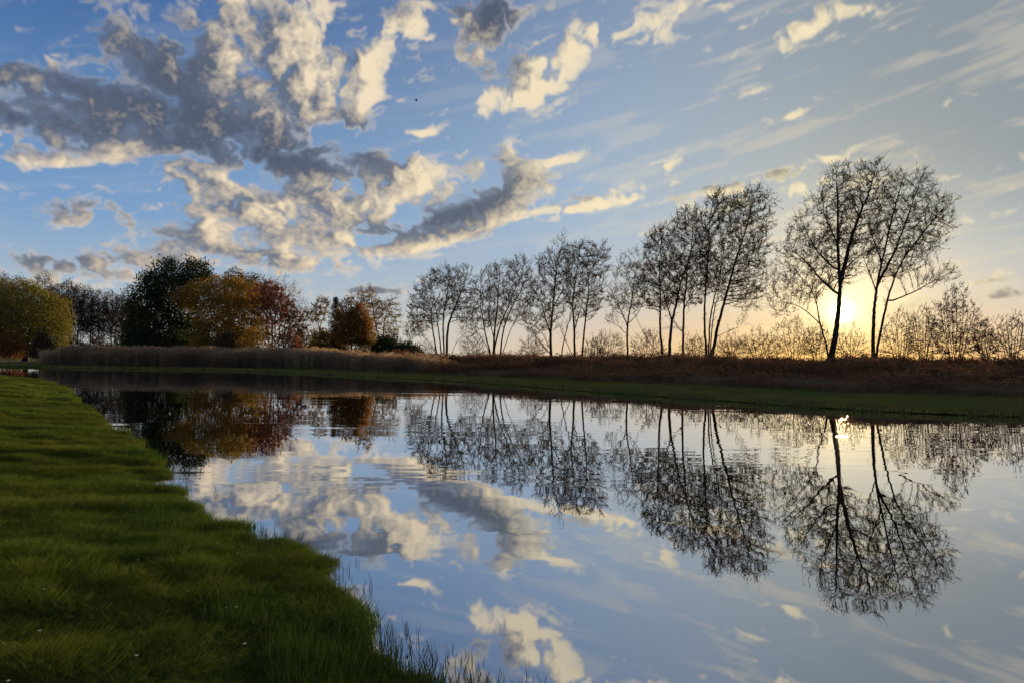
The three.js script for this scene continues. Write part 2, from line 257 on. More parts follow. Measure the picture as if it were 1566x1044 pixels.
{ // pale track at the far left
  const L = [[-420, 553.5], [-150, 553.2], [0, 553.2], [40, 553.2], [76, 553.6]].map(([x, y]) => onLevel(x, y, 0.3));
  const rows = [0, 1.4].map(o => new THREE.CatmullRomCurve3(L).getPoints(40).map(p => { const [dx, dz] = outward(p); return [p.x + dx * o, 0.345 + 0.02 * o, p.z + dz * o]; }));
  const g = plainUv(sheet(rows), 2); if (g.attributes.normal.getY(5) < 0) { g.index.array.reverse(); g.computeVertexNormals(); }
  tag(put(new THREE.Mesh(g, new THREE.MeshStandardMaterial({ map: mottled(256, [.32, .29, .25], [.4, .37, .32], [.25, .22, .18], 8, 5), roughness: 0.95 })), 'track'), 'pale gravel track beside the pond', 'track', null, 'structure');
}
// ---------------------------------------------------------------- growing trees
const mat = (r, g, b, o = {}) => new THREE.MeshPhysicalMaterial({ color: new THREE.Color().setRGB(r, g, b), roughness: 0.9, side: THREE.DoubleSide, specularIntensity: 0.3, ...o });
const barkTex = mottled(256, [0.8, 0.78, 0.74], [0.5, 0.48, 0.44], [0.3, 0.28, 0.25], 12, 21);
const barkDark = mat(0.075, 0.058, 0.046, { map: barkTex }), barkRed = mat(0.16, 0.07, 0.05, { map: barkTex }), barkGrey = mat(0.12, 0.10, 0.08, { map: barkTex }), barkGold = mat(0.17, 0.11, 0.045, { map: barkTex });
const leafy = (r, g, b, t = 0.35) => mat(r, g, b, { transmission: t, thickness: 0, roughness: 0.95 });
const leafOlive = leafy(0.105, 0.078, 0.03, 0.35), leafBrown = leafy(0.07, 0.045, 0.026, 0.15), leafGreen = leafy(0.032, 0.05, 0.012, 0.3), leafGold = leafy(0.25, 0.155, 0.02, 0.5), leafLime = leafy(0.15, 0.135, 0.02, 0.5), leafRust = leafy(0.19, 0.075, 0.032, 0.5), leafTan = leafy(0.21, 0.155, 0.07, 0.45), leafOrange = leafy(0.22, 0.108, 0.02, 0.5), needle = leafy(0.016, 0.03, 0.016, 0.1), leafPlum = leafy(0.11, 0.05, 0.055, 0.2);

function inside(poly, x, y) { let r = false; for (let i = 0, j = poly.length - 1; i < poly.length; j = i++) { const [a, b] = poly[i], [c, d] = poly[j]; if ((b > y) !== (d > y) && x < (c - a) * (y - b) / (d - b) + a) r = !r; } return r; }
function chord(poly, y) { const xs = []; for (let i = 0, j = poly.length - 1; i < poly.length; j = i++) { const [a, b] = poly[i], [c, d] = poly[j]; if ((b > y) !== (d > y)) xs.push((c - a) * (y - b) / (d - b) + a); } return xs.length ? [Math.min(...xs), Math.max(...xs)] : null; }

class Faces {                                               // a growing list of triangles with normals
  constructor() { this.p = []; this.n = []; this.u = []; this.i = []; }
  tube(a, b, ra, rb, k) {                                   // one limb between two points
    const d = [b[0] - a[0], b[1] - a[1], b[2] - a[2]], l = Math.hypot(...d) || 1e-6; d[0] /= l; d[1] /= l; d[2] /= l;
    const h = Math.abs(d[1]) < 0.9 ? [0, 1, 0] : [1, 0, 0]; let s = [d[1] * h[2] - d[2] * h[1], d[2] * h[0] - d[0] * h[2], d[0] * h[1] - d[1] * h[0]]; const m = Math.hypot(...s); s = s.map(v => v / m);
    const t = [d[1] * s[2] - d[2] * s[1], d[2] * s[0] - d[0] * s[2], d[0] * s[1] - d[1] * s[0]], o = this.p.length / 3;
    for (let i = 0; i < k; i++) {
      const c = Math.cos(i / k * 6.2832), w = Math.sin(i / k * 6.2832), n = [c * s[0] + w * t[0], c * s[1] + w * t[1], c * s[2] + w * t[2]];
      this.p.push(a[0] + n[0] * ra, a[1] + n[1] * ra, a[2] + n[2] * ra, b[0] + n[0] * rb, b[1] + n[1] * rb, b[2] + n[2] * rb);
      this.n.push(...n, ...n); this.u.push(i / k, 0, i / k, l);
      const q = (i + 1) % k; this.i.push(o + 2 * i, o + 2 * q, o + 2 * i + 1, o + 2 * q, o + 2 * q + 1, o + 2 * i + 1);
    }
  }
  leaf(x, y, z, L, W, r, droop = 0) {                       // a pointed leaf, folded along its middle
    let dx = r() * 2 - 1, dy = r() * 2 - 1 - droop, dz = r() * 2 - 1, l = Math.hypot(dx, dy, dz) || 1; dx *= L / l; dy *= L / l; dz *= L / l;
    let sx = r() * 2 - 1, sy = r() * 2 - 1, sz = r() * 2 - 1; const k = (sx * dx + sy * dy + sz * dz) / (L * L); sx -= k * dx; sy -= k * dy; sz -= k * dz; l = Math.hypot(sx, sy, sz) || 1; sx *= W / l / 2; sy *= W / l / 2; sz *= W / l / 2;
    const o = this.p.length / 3, nx = (dy * sz - dz * sy), ny = (dz * sx - dx * sz), nz = (dx * sy - dy * sx), n = Math.hypot(nx, ny, nz) || 1;
    this.p.push(x, y, z, x + dx * .45 + sx, y + dy * .45 + sy, z + dz * .45 + sz, x + dx, y + dy, z + dz, x + dx * .45 - sx, y + dy * .45 - sy, z + dz * .45 - sz);
    for (let i = 0; i < 4; i++) this.n.push(-nx / n, -ny / n, -nz / n);
    this.u.push(0, 0, 1, 0, 1, 1, 0, 1); this.i.push(o, o + 1, o + 2, o, o + 2, o + 3);
  }
  mesh(name, material, parent, kind) {
    const g = new THREE.BufferGeometry(); g.setAttribute('position', new THREE.Float32BufferAttribute(this.p, 3)); g.setAttribute('normal', new THREE.Float32BufferAttribute(this.n, 3)); g.setAttribute('uv', new THREE.Float32BufferAttribute(this.u, 2)); g.setIndex(this.i);
    const m = new THREE.Mesh(g, material); m.name = name; if (kind) m.userData.kind = kind; if (parent) parent.add(m); return m;
  }
}
let triangles = 0;
// A tree: stems are traced from their feet upwards, the crown's outline bounds the points its twigs reach for; depth comes from where it stands.
function growTree(o) {
  const { d, stems, crown, seed, points = 900, tip = 0.007, step = 0.3, kill = 0.42, depth = 0.85, up = 0.22, lean = 0.05, bias = 0.5, leaves = 5000, leaf = [0.10, 0.06], leafMat = leafOlive, bark = barkDark, droop = 0, twigs = 2, ground = 0.36, spread = 0.35 } = o;
  const r = rng(seed), root = new THREE.Group(), base = atDepth(stems[0].p[0][0], stems[0].p[0][1], d); base.y = ground - 0.05; root.position.copy(base);
  const N = [], par = [], stem = [], kids = [];
  const add = (x, y, z, p, s) => { N.push([x, y, z]); par.push(p); stem.push(s); kids.push(0); if (p >= 0) kids[p]++; return N.length - 1; };
  const starts = [], stemNodes = [];
  stems.forEach((s, k) => {
    const pts = s.p.map(([x, y], i) => { const off = (s.z ?? (r() - 0.5) * 1.6) * (i / (s.p.length - 1)) + (s.z0 ?? 0); const v = atDepth(x, y, d + off); return v; });
    if (!s.from && s.from !== 0) { const f = pts[0].clone(); f.y = base.y; if (pts[0].y - f.y > 0.15) pts.unshift(f); else pts[0].y = base.y; }
    const c = new THREE.CatmullRomCurve3(pts, false, 'centripetal'), L = c.getLength(), n = Math.max(2, Math.round(L / step)), list = [];
    let prev = -1;
    if (s.from || s.from === 0) {                            // a limb that leaves another stem
      let best = 1e9; for (const i of stemNodes[s.from]) { const q = N[i], e = Math.hypot(q[0] - pts[0].x + base.x, q[1] - pts[0].y + base.y, q[2] - pts[0].z + base.z); if (e < best) { best = e; prev = i; } }
    }
    for (let i = 0; i <= n; i++) {
      const v = c.getPoint(i / n).sub(base); const w = 0.05 * Math.min(1, i / 4);
      if (i === 0 && prev >= 0) { list.push(prev); continue; }
      prev = add(v.x + (r() - .5) * w, v.y, v.z + (r() - .5) * w, prev, k); list.push(prev);
    }
    stemNodes.push(list); starts.push(list[0]);
  });
  // points to reach
  const A = [];
  for (const poly of Array.isArray(crown[0][0]) ? crown : [crown]) {
    const xs = poly.map(p => p[0]), ys = poly.map(p => p[1]), x0 = Math.min(...xs), x1 = Math.max(...xs), y0 = Math.min(...ys), y1 = Math.max(...ys);
    let area = 0; for (let i = 0, j = poly.length - 1; i < poly.length; j = i++) area += poly[j][0] * poly[i][1] - poly[i][0] * poly[j][1]; area = Math.abs(area) / 2;
    const many = Math.round(points * (poly.share ?? 1)); let guard = 0;
    for (let k = 0; k < many && guard++ < many * 60;) {
      const x = x0 + (x1 - x0) * r(), y = y0 + (y1 - y0) * r(); if (!inside(poly, x, y)) continue;
      if (r() > 1 - bias * (y - y0) / (y1 - y0)) continue;
      const c = chord(poly, y), mid = (c[0] + c[1]) / 2, hw = Math.max(4, (c[1] - c[0]) / 2), t = (x - mid) / hw;
      if (fbm(x * 0.06 + seed, y * 0.06, 2) < -0.17 + 0.1 * r()) { if (r() < 0.75) continue; }   // gaps between clumps
      const zo = (r() * 2 - 1) * Math.sqrt(Math.max(0.05, 1 - t * t)) * hw * d / F * depth, v = atDepth(x, y, d).sub(base); A.push([v.x, v.y, v.z + zo]); k++;
    }
  }
  const near = new Int32Array(A.length).fill(-1), nd = new Float64Array(A.length).fill(1e9), live = new Uint8Array(A.length).fill(1);
  const check = (i0) => { for (let a = 0; a < A.length; a++) { if (!live[a]) continue; const q = A[a]; for (let i = i0; i < N.length; i++) { const p = N[i], e = (p[0] - q[0]) ** 2 + (p[1] - q[1]) ** 2 + (p[2] - q[2]) ** 2; if (e < nd[a]) { nd[a] = e; near[a] = i; } } if (nd[a] < kill * kill) live[a] = 0; } };
  check(0);
  for (let it = 0; it < 90; it++) {
    const sum = new Map();
    for (let a = 0; a < A.length; a++) if (live[a]) { const i = near[a], q = A[a], p = N[i], l = Math.sqrt(nd[a]); const s = sum.get(i) ?? [0, 0, 0]; s[0] += (q[0] - p[0]) / l; s[1] += (q[1] - p[1]) / l; s[2] += (q[2] - p[2]) / l; sum.set(i, s); }
    if (!sum.size) break;
    const i0 = N.length;
    for (const [i, s] of sum) {
      if (kids[i] > 3) { continue; }
      let l = Math.hypot(...s) || 1; const g = [s[0] / l + lean + (r() - .5) * spread, s[1] / l + up + (r() - .5) * spread, s[2] / l + (r() - .5) * spread];
      if (par[i] >= 0 && kids[i] === 0) { const p = N[par[i]], c = N[i], m = Math.hypot(c[0] - p[0], c[1] - p[1], c[2] - p[2]) || 1; for (let k = 0; k < 3; k++) g[k] += 1.0 * (c[k] - p[k]) / m; }
      l = Math.hypot(...g); const p = N[i]; add(p[0] + g[0] / l * step, p[1] + g[1] / l * step, p[2] + g[2] / l * step, i, stem[i]);
    }
    if (N.length === i0 || N.length > 12000) break;
    check(i0);
  }
  // fine twigs, rising along the limb that bears them
  const grown = N.length, stemSet = new Set(stemNodes.flat());
  for (let i = 0; i < grown; i++) {
    if (stemSet.has(i) && kids[i] > 0 && (N[i][1] < 2.5 || r() < 0.5)) continue;
    const end = kids[i] === 0, many = end ? twigs + 1 : r() < 0.75 ? twigs - 1 : 0, p0 = par[i] >= 0 ? N[par[i]] : [N[i][0], N[i][1] - 1, N[i][2]], c = N[i], m = Math.hypot(c[0] - p0[0], c[1] - p0[1], c[2] - p0[2]) || 1;
    for (let k = 0; k < many; k++) {
      let g = [0.75 * (c[0] - p0[0]) / m + (r() - .5) * 1.5 + lean, 0.75 * (c[1] - p0[1]) / m + (r() - .5) * 1.3 + up - droop, 0.75 * (c[2] - p0[2]) / m + (r() - .5) * 1.5], from = i;
      const n = 2 + Math.floor(r() * 2), L = step * (0.55 + 0.5 * r()) * (o.twig ?? 1);
      for (let s = 0; s < n; s++) { const l = Math.hypot(...g) || 1, p = N[from], q = add(p[0] + g[0] / l * L, p[1] + g[1] / l * L, p[2] + g[2] / l * L, from, stem[i]); from = q; g = [g[0] / l + (r() - .5) * .35, g[1] / l + (r() - .5) * .3 + up * .45 - droop * .5, g[2] / l + (r() - .5) * .35]; }
    }
  }
  // thickness: thin at the ends, adding up towards the foot
  const E = 2.1, acc = new Float64Array(N.length);
  for (let i = N.length - 1; i >= 0; i--) { if (acc[i] === 0) acc[i] = 1; if (par[i] >= 0) acc[par[i]] += acc[i]; }
  const rad = new Float64Array(N.length), ends = stems.map((s, k) => { let b = 2; for (const i of stemNodes[k]) if (stem[i] === k) b = Math.max(b, acc[i]); return b; }), gam = stems.map((s, k) => Math.log(Math.max(1.5, s.r / tip)) / Math.log(Math.pow(ends[k], 1 / E)));
  for (let i = 0; i < N.length; i++) rad[i] = tip * Math.pow(Math.pow(acc[i], 1 / E), Math.min(1.05, gam[stem[i]]));
  stems.forEach((s, k) => { const list = stemNodes[k], n = list.length; list.forEach((i, j) => { if (stem[i] !== k) return; const t = j / (n - 1); rad[i] = lerp(s.r, Math.max(tip * 1.3, s.r * 0.12), Math.pow(t, 0.85)) * (j === 0 && !(s.from || s.from === 0) ? 1.4 : 1); }); });
  for (let i = 0; i < N.length; i++) if (par[i] >= 0) { const lim = stemSet.has(par[i]) && !stemSet.has(i) ? 0.45 : 0.97; if (rad[i] > rad[par[i]] * lim && !(stemSet.has(i) && stem[i] !== stem[par[i]])) rad[i] = Math.max(tip * 0.8, rad[par[i]] * lim); }
  const onStem = new Uint8Array(N.length); stemNodes.forEach(l => l.forEach(i => onStem[i] = 1));
  // trunks, each with its limbs
  const made = [];
  stems.forEach((s, k) => { const f = new Faces(), l = stemNodes[k]; for (let j = 1; j < l.length; j++) f.tube(N[l[j - 1]], N[l[j]], Math.min(rad[l[j - 1]], j === 1 && stem[l[0]] !== k ? rad[l[1]] * 1.1 : 9), rad[l[j]], rad[l[j]] > 0.05 ? 8 : 5); const lm = s.from || s.from === 0; made[k] = f.mesh(lm ? 'limb' : 'trunk', bark, lm ? made[s.from] : root); if (lm) made[k] = made[s.from]; triangles += f.i.length / 3; });
  const br = new Faces();
  for (let i = 0; i < N.length; i++) if (par[i] >= 0 && !onStem[i]) br.tube(N[par[i]], N[i], Math.min(rad[par[i]], rad[i] * 1.25), rad[i], rad[i] > 0.03 ? 5 : 3);
  br.mesh('branches', bark, root, 'stuff'); triangles += br.i.length / 3;
  if (leaves) {
    const lf = new Faces(), thin = []; for (let i = 0; i < N.length; i++) if (!onStem[i] && acc[i] < 5) thin.push(i);
    for (let k = 0; k < leaves && thin.length; k++) { const i = thin[Math.floor(r() * thin.length)], p = N[i], q = N[par[i]], t = r(), j = o.scatter ?? 0.12; const s = o.scatter ? 0.65 + 0.9 * r() : 0.4 + 1.1 * r() * r() + 0.25 * r(); lf.leaf(lerp(q[0], p[0], t) + (r() - .5) * j, lerp(q[1], p[1], t) + (r() - .5) * j - droop * 0.4 * r(), lerp(q[2], p[2], t) + (r() - .5) * j, leaf[0] * s, leaf[1] * s, r, droop); }
    lf.mesh('foliage', leafMat, root, 'stuff'); triangles += lf.i.length / 3;
  }
  put(root, o.name); return tag(root, o.label, 'tree', o.group);
}
// ---------------------------------------------------------------- the row of slender trees on the far bank
const row = 'slender half-leaved trees along the far bank';
growTree({ name: 'willow_tree', up: 0.42, twigs: 3, tip: 0.0086, seed: 11, d: 52, group: row, label: 'broad slender-leaved tree whose trunk stands before the low sun', points: 2100, leaves: 33062, leaf: [0.090, 0.043], step: 0.27, kill: 0.36, lean: 0.06, bias: 0.35,
  stems: [{ p: [[1272, 548], [1279, 507], [1284, 458], [1285, 438], [1282, 376], [1282, 328], [1280, 279]], r: 0.30, z: 0.4 },
    { from: 0, p: [[1285, 436], [1300, 373], [1313, 334], [1329, 295], [1342, 252]], r: 0.17, z: -1 }, { from: 0, p: [[1281, 450], [1254, 425], [1232, 399], [1212, 385]], r: 0.10, z: 1.2 }, { from: 0, p: [[1280, 414], [1254, 389], [1238, 364], [1230, 345]], r: 0.08, z: -1 },
    { p: [[1266, 540], [1254, 490], [1245, 451], [1230, 428]], r: 0.10, z: 1.4, z0: -0.4 }, { from: 0, p: [[1288, 416], [1316, 391], [1338, 381]], r: 0.06, z: 1 }, { from: 0, p: [[1283, 376], [1262, 330], [1258, 300]], r: 0.07, z: 1.5 }, { from: 4, p: [[1256, 496], [1225, 470], [1200, 462]], r: 0.05, z: 1 }],
  crown: [[1175, 470], [1183, 405], [1191, 375], [1208, 345], [1227, 323], [1243, 305], [1258, 285], [1272, 260], [1288, 262], [1300, 266], [1310, 260], [1325, 248], [1344, 245], [1356, 260], [1350, 282], [1345, 302], [1342, 340], [1342, 385], [1322, 402], [1300, 436], [1280, 448], [1250, 458], [1220, 478], [1190, 488]] });
growTree({ name: 'willow_tree', up: 0.42, twigs: 3, tip: 0.0086, seed: 12, d: 51, group: row, label: 'open slender tree forking low, a lone limb reaching right over the shrubs', points: 1700, leaves: 22542, leaf: [0.090, 0.039], step: 0.27, kill: 0.36, lean: 0.1, bias: 0.35,
  stems: [{ p: [[1336, 548], [1337, 484], [1342, 438], [1355, 376], [1368, 321], [1381, 274]], r: 0.19, z: 0.8 }, { from: 0, p: [[1342, 436], [1368, 386], [1388, 334], [1411, 268]], r: 0.11, z: -1 },
    { p: [[1341, 545], [1355, 471], [1371, 419], [1394, 380], [1430, 334], [1450, 312]], r: 0.12, z: -1.2, z0: -0.3 }, { from: 2, p: [[1360, 462], [1401, 445], [1428, 430], [1452, 419]], r: 0.06, z: 0.6 }, { from: 0, p: [[1349, 400], [1334, 360], [1328, 330]], r: 0.06, z: 1 }, { from: 0, p: [[1341, 446], [1327, 410], [1318, 385]], r: 0.05, z: 1 }],
  crown: [Object.assign([[1326, 415], [1333, 350], [1345, 290], [1360, 274], [1375, 267], [1390, 274], [1405, 262], [1415, 263], [1425, 285], [1427, 305], [1445, 304], [1456, 311], [1450, 340], [1445, 360], [1430, 385], [1415, 402], [1400, 418], [1380, 428], [1350, 438], [1332, 432]], { share: 0.93 }), Object.assign([[1400, 436], [1430, 412], [1460, 416], [1455, 432], [1420, 442]], { share: 0.07 })] });
growTree({ name: 'willow_tree', up: 0.42, twigs: 3, tip: 0.0086, seed: 13, d: 60, group: row, label: 'tall cluster of straight stems leaning right, thick leaning trunk on its right side', points: 2000, leaves: 40576, step: 0.3, kill: 0.38, lean: 0.1, bias: 0.4, leaf: [0.102, 0.051],
  stems: [{ p: [[1081, 548], [1078, 491], [1080, 435], [1084, 385], [1086, 335], [1092, 305]], r: 0.14, z: 1 }, { p: [[1084, 548], [1087, 485], [1100, 424], [1109, 372], [1120, 312]], r: 0.11, z: 1.6, z0: 0.3 }, { p: [[1089, 550], [1098, 500], [1112, 447], [1125.5, 399], [1142, 347], [1153, 299]], r: 0.20, z: -1, z0: -0.2 },
    { p: [[1086, 548], [1092, 480], [1100, 440], [1104, 400]], r: 0.08, z: -1.6, z0: -.4 }, { from: 2, p: [[1095, 515], [1115, 506], [1130, 501]], r: 0.035, z: 1 }, { from: 2, p: [[1125, 402], [1146, 385], [1160, 370]], r: 0.05, z: 1 }],
  crown: [[1074, 440], [1070, 370], [1077, 330], [1084, 305], [1094, 295], [1108, 308], [1120, 310], [1135, 297], [1150, 289], [1166, 288], [1175, 300], [1179, 330], [1176, 360], [1173, 390], [1170, 420], [1167, 452], [1150, 475], [1125, 475], [1110, 468], [1095, 455]] });
growTree({ name: 'willow_tree', up: 0.42, twigs: 3, tip: 0.0086, seed: 14, d: 61, group: row, label: 'bushy-crowned clump of three trunks with a low limb stretched to its left', points: 2000, leaves: 40576, step: 0.3, kill: 0.38, lean: 0.03, bias: 0.45, leaf: [0.102, 0.051],
  stems: [{ p: [[1014, 550], [1010, 502], [1010, 447], [1009, 405], [1012, 365]], r: 0.15, z: 1.2 }, { p: [[1024, 550], [1027, 497], [1035, 463], [1042, 430], [1056, 391], [1059, 349]], r: 0.17, z: -1, z0: -0.3 }, { p: [[1045, 552], [1046, 474], [1050, 435], [1053, 399], [1064, 363], [1066, 335]], r: 0.13, z: 1, z0: 0.4 },
    { from: 1, p: [[1028, 490], [1018, 460], [1012, 438], [1000, 410]], r: 0.07, z: 1 }, { p: [[1012, 550], [989, 516], [970, 480]], r: 0.07, z: -1, z0: -0.2 }, { from: 2, p: [[1045, 510], [1032, 494], [1022, 480]], r: 0.045, z: -1 }, { from: 2, p: [[1047, 470], [1065, 440], [1078, 425]], r: 0.05, z: -1 }],
  crown: [[980, 400], [989, 370], [1000, 354], [1016, 347], [1029, 350], [1032, 334], [1045, 321], [1060, 317], [1071, 322], [1080, 345], [1085, 400], [1081, 440], [1066, 470], [1040, 470], [1000, 480], [982, 470], [972, 440]] });
growTree({ name: 'willow_tree', up: 0.42, twigs: 3, tip: 0.0086, seed: 15, d: 62, group: row, label: 'small single-trunk tree with a pale thin crown beside the three-trunk clump', points: 700, leaves: 7813, step: 0.28, kill: 0.38, lean: 0.04, bias: 0.3, leaf: [0.082, 0.039],
  stems: [{ p: [[960, 552], [960, 497], [966, 460], [970, 430], [975, 402]], r: 0.12, z: 0.5 }, { from: 0, p: [[960, 498], [946, 465], [942, 440]], r: 0.05, z: 0.6 }, { from: 0, p: [[959, 512], [942, 496], [930, 492]], r: 0.03, z: -0.6 }, { from: 0, p: [[961, 496], [976, 478], [984, 462]], r: 0.04, z: -0.6 }],
  crown: [[928, 495], [930, 455], [934, 424], [956, 391], [976, 382], [990, 400], [984, 447], [980, 476], [960, 482], [945, 492]] });
growTree({ name: 'willow_tree', up: 0.42, twigs: 3, tip: 0.0086, seed: 16, d: 67, group: row, label: 'upright slender tree with a pointed top, low limbs fanning to its left', points: 1500, leaves: 19536, step: 0.3, kill: 0.42, lean: 0.02, bias: 0.35, leaf: [0.098, 0.047],
  stems: [{ p: [[843, 556], [842, 510], [845, 476], [849, 434], [852, 405], [860, 371]], r: 0.17, z: 0.5 }, { from: 0, p: [[842, 542], [818, 512], [808, 486]], r: 0.06, z: -1 }, { from: 0, p: [[842, 512], [829, 468], [822, 443]], r: 0.07, z: 1 }, { from: 0, p: [[842, 535], [826, 505], [805, 492]], r: 0.04, z: 1 }, { from: 0, p: [[846, 470], [862, 440], [868, 415]], r: 0.06, z: -1 }],
  crown: [[796, 490], [806, 445], [820, 428], [821, 405], [838, 389], [850, 374], [861, 364], [873, 375], [877, 395], [874, 440], [866, 475], [852, 505], [830, 512], [808, 512]] });
growTree({ name: 'willow_tree', up: 0.42, twigs: 3, tip: 0.0086, seed: 17, d: 66, group: row, label: 'group of thin stems with a squarish crown, right of the pointed slender tree', points: 1600, leaves: 22542, step: 0.3, kill: 0.42, lean: 0.05, bias: 0.45, leaf: [0.098, 0.047],
  stems: [{ p: [[879, 554], [878, 497], [876, 464], [880, 430], [887, 380]], r: 0.14, z: 0.5 }, { p: [[890, 550], [895, 493], [900, 451], [902, 419], [918, 386]], r: 0.12, z: -1, z0: 0.2 }, { p: [[858, 552], [864, 514], [875, 474], [879, 445]], r: 0.09, z: 1.2, z0: -0.3 }, { p: [[876, 548], [862, 514], [848, 478]], r: 0.06, z: -1.2, z0: -0.3 }, { from: 0, p: [[879, 505], [890, 465], [896, 440]], r: 0.05, z: 1 }],
  crown: [[862, 420], [866, 398], [876, 380], [888, 373], [900, 380], [912, 376], [927, 377], [930, 405], [927, 425], [920, 440], [923, 458], [916, 480], [900, 495], [880, 492], [866, 475]] });
growTree({ name: 'willow_tree', up: 0.42, twigs: 3, tip: 0.0086, seed: 18, d: 77, group: row, label: 'wide spray of many stems fanning up and right from two feet', points: 1800, leaves: 22542, step: 0.33, kill: 0.46, lean: 0.07, bias: 0.35, leaf: [0.111, 0.055],
  stems: [{ p: [[754, 550], [757, 502], [761, 464], [762, 440], [765, 420]], r: 0.16, z: 0.5 }, { p: [[751, 548], [743, 514], [738, 486], [734, 459], [736, 430]], r: 0.12, z: 1 }, { p: [[755, 546], [762, 507], [778, 467], [791, 434], [800, 412]], r: 0.13, z: -1.4 }, { p: [[765, 548], [771, 502], [784, 468], [797, 444], [807, 422]], r: 0.12, z: 1, z0: 0.4 }, { p: [[767, 548], [788, 489], [802, 468]], r: 0.08, z: -1, z0: 0.4 }, { p: [[750, 546], [736, 516], [718, 503], [706, 508]], r: 0.06, z: -1 }, { from: 0, p: [[756, 520], [748, 480], [750, 450]], r: 0.06, z: -1.6 }],
  crown: [[703, 505], [712, 488], [722, 460], [722, 440], [727, 425], [740, 414], [755, 407], [770, 403], [790, 397], [806, 394], [813, 405], [816, 430], [813, 460], [806, 485], [790, 500], [770, 500], [740, 505], [722, 520]] });
growTree({ name: 'willow_tree', up: 0.42, twigs: 3, tip: 0.0086, seed: 19, d: 85, group: row, label: 'rounded vase of four bending trunks spreading from one foot', points: 1700, leaves: 23444, step: 0.34, kill: 0.48, lean: 0.0, bias: 0.5, leaf: [0.123, 0.058],
  stems: [{ p: [[683, 550], [686, 497], [699, 462], [707, 442], [715, 420]], r: 0.20, z: 0.5 }, { p: [[668, 546], [660, 493], [658, 468], [648, 442]], r: 0.13, z: -1 }, { p: [[675, 548], [669, 493], [665, 464], [658, 430]], r: 0.12, z: 1.2 }, { p: [[679, 548], [678, 486], [683, 454], [688, 424], [695, 410]], r: 0.13, z: -0.5 }, { p: [[690, 546], [698, 524], [712, 509]], r: 0.06, z: -1 }, { p: [[668, 544], [652, 519], [640, 508]], r: 0.05, z: 1 }],
  crown: [[630, 515], [626, 482], [631, 450], [646, 430], [664, 415], [680, 409], [695, 406], [706, 412], [717, 411], [721, 425], [722, 460], [716, 500], [706, 505], [690, 480], [665, 500]] });
growTree({ name: 'young_tree', seed: 20, d: 86, label: 'young thin tree at the left foot of the vase-shaped one', points: 300, leaves: 3304, step: 0.3, kill: 0.4, leaf: [0.115, 0.055],
  stems: [{ p: [[628, 548], [631, 514], [638, 488]], r: 0.07, z: 0.3 }, { from: 0, p: [[630, 525], [623, 505], [621, 492]], r: 0.03, z: 0.3 }], crown: [[616, 516], [623, 487], [634, 481], [645, 495], [646, 515], [632, 522]] });
// ---------------------------------------------------------------- woodland on the left
growTree({ name: 'pale_tree', seed: 31, d: 98, label: 'tall straw-coloured tree with a narrow spire, at the edge of the gap', points: 1500, leaves: 11050, leaf: [0.2, 0.10], leafMat: leafTan, bark: barkGrey, step: 0.36, kill: 0.5, bias: 0.2,
  stems: [{ p: [[590, 550], [586, 510], [590, 480], [598, 462]], r: 0.14, z: 1 }, { p: [[585, 548], [575, 500], [568, 460], [566, 443]], r: 0.13, z: -1 }, { p: [[583, 548], [565, 500], [550, 460]], r: 0.12, z: 1 }],
  crown: [[536, 470], [537, 456], [546, 449], [558, 452], [562, 442], [566, 438], [573, 445], [575, 459], [588, 462], [601, 458], [606, 466], [610, 487], [608, 512], [590, 525], [560, 525], [545, 500]] });
growTree({ name: 'copper_tree', seed: 32, d: 90, label: 'rounded copper-orange tree on a short trunk behind the reeds', points: 1500, depth: 0.7, leaves: 13500, leaf: [0.19, 0.11], leafMat: leafOrange, bark: barkRed, step: 0.34, kill: 0.46, bias: 0.1, scatter: 0.7,
  stems: [{ p: [[537, 548], [538, 510], [537, 485], [532, 465]], r: 0.15, z: 0.5 }, { from: 0, p: [[538, 512], [552, 490], [556, 475]], r: 0.07, z: 1 }, { from: 0, p: [[537, 515], [522, 500], [518, 485]], r: 0.07, z: -1 }],
  crown: [[515, 524], [510, 492], [522, 476], [524, 463], [531, 460], [540, 470], [547, 467], [561, 479], [566, 495], [563, 524], [535, 530]] });
growTree({ name: 'pale_tree', seed: 33, d: 106, label: 'thin pale tree with a small round crown, left of the dark conifer', points: 600, leaves: 4420, leaf: [0.19, 0.1], leafMat: leafTan, bark: barkGrey, step: 0.36, kill: 0.5, bias: 0.5,
  stems: [{ p: [[489, 545], [488, 505], [485, 485], [482, 466]], r: 0.12, z: 0.5 }, { from: 0, p: [[488, 503], [496, 480], [500, 466]], r: 0.07, z: 1 }], crown: [[466, 482], [476, 468], [487, 460], [503, 459], [506, 471], [496, 490], [488, 500], [474, 492]] });
growTree({ name: 'golden_bush', seed: 34, d: 92, label: 'small yellow-orange bush in front of the dark conifer', points: 400, leaves: 5440, leaf: [0.18, 0.1], leafMat: leafGold, bark: barkGold, step: 0.3, kill: 0.4, bias: 0, scatter: 0.7,
  stems: [{ p: [[491, 546], [490, 525], [489, 512]], r: 0.06, z: 0.2 }, { p: [[494, 546], [498, 528], [500, 518]], r: 0.05, z: -0.3 }], crown: [[476, 538], [481, 512], [490, 504], [500, 514], [508, 536]] });
growTree({ name: 'twiggy_tree', seed: 35, d: 108, label: 'thin twiggy tree with bare pale shoots behind the russet one', points: 1100, leaves: 2600, leaf: [0.17, 0.09], leafMat: leafTan, bark: barkGrey, step: 0.36, kill: 0.5, bias: 0.1, up: 0.4,
  stems: [{ p: [[440, 550], [440, 480], [434, 430]], r: 0.13, z: 1 }, { p: [[448, 548], [458, 490], [468, 470]], r: 0.10, z: -1 }, { p: [[436, 548], [428, 480], [420, 432]], r: 0.1, z: 0.4 }], crown: [[410, 440], [413, 424], [427, 419], [441, 424], [457, 440], [460, 455], [480, 475], [480, 525], [440, 525], [412, 470]] });
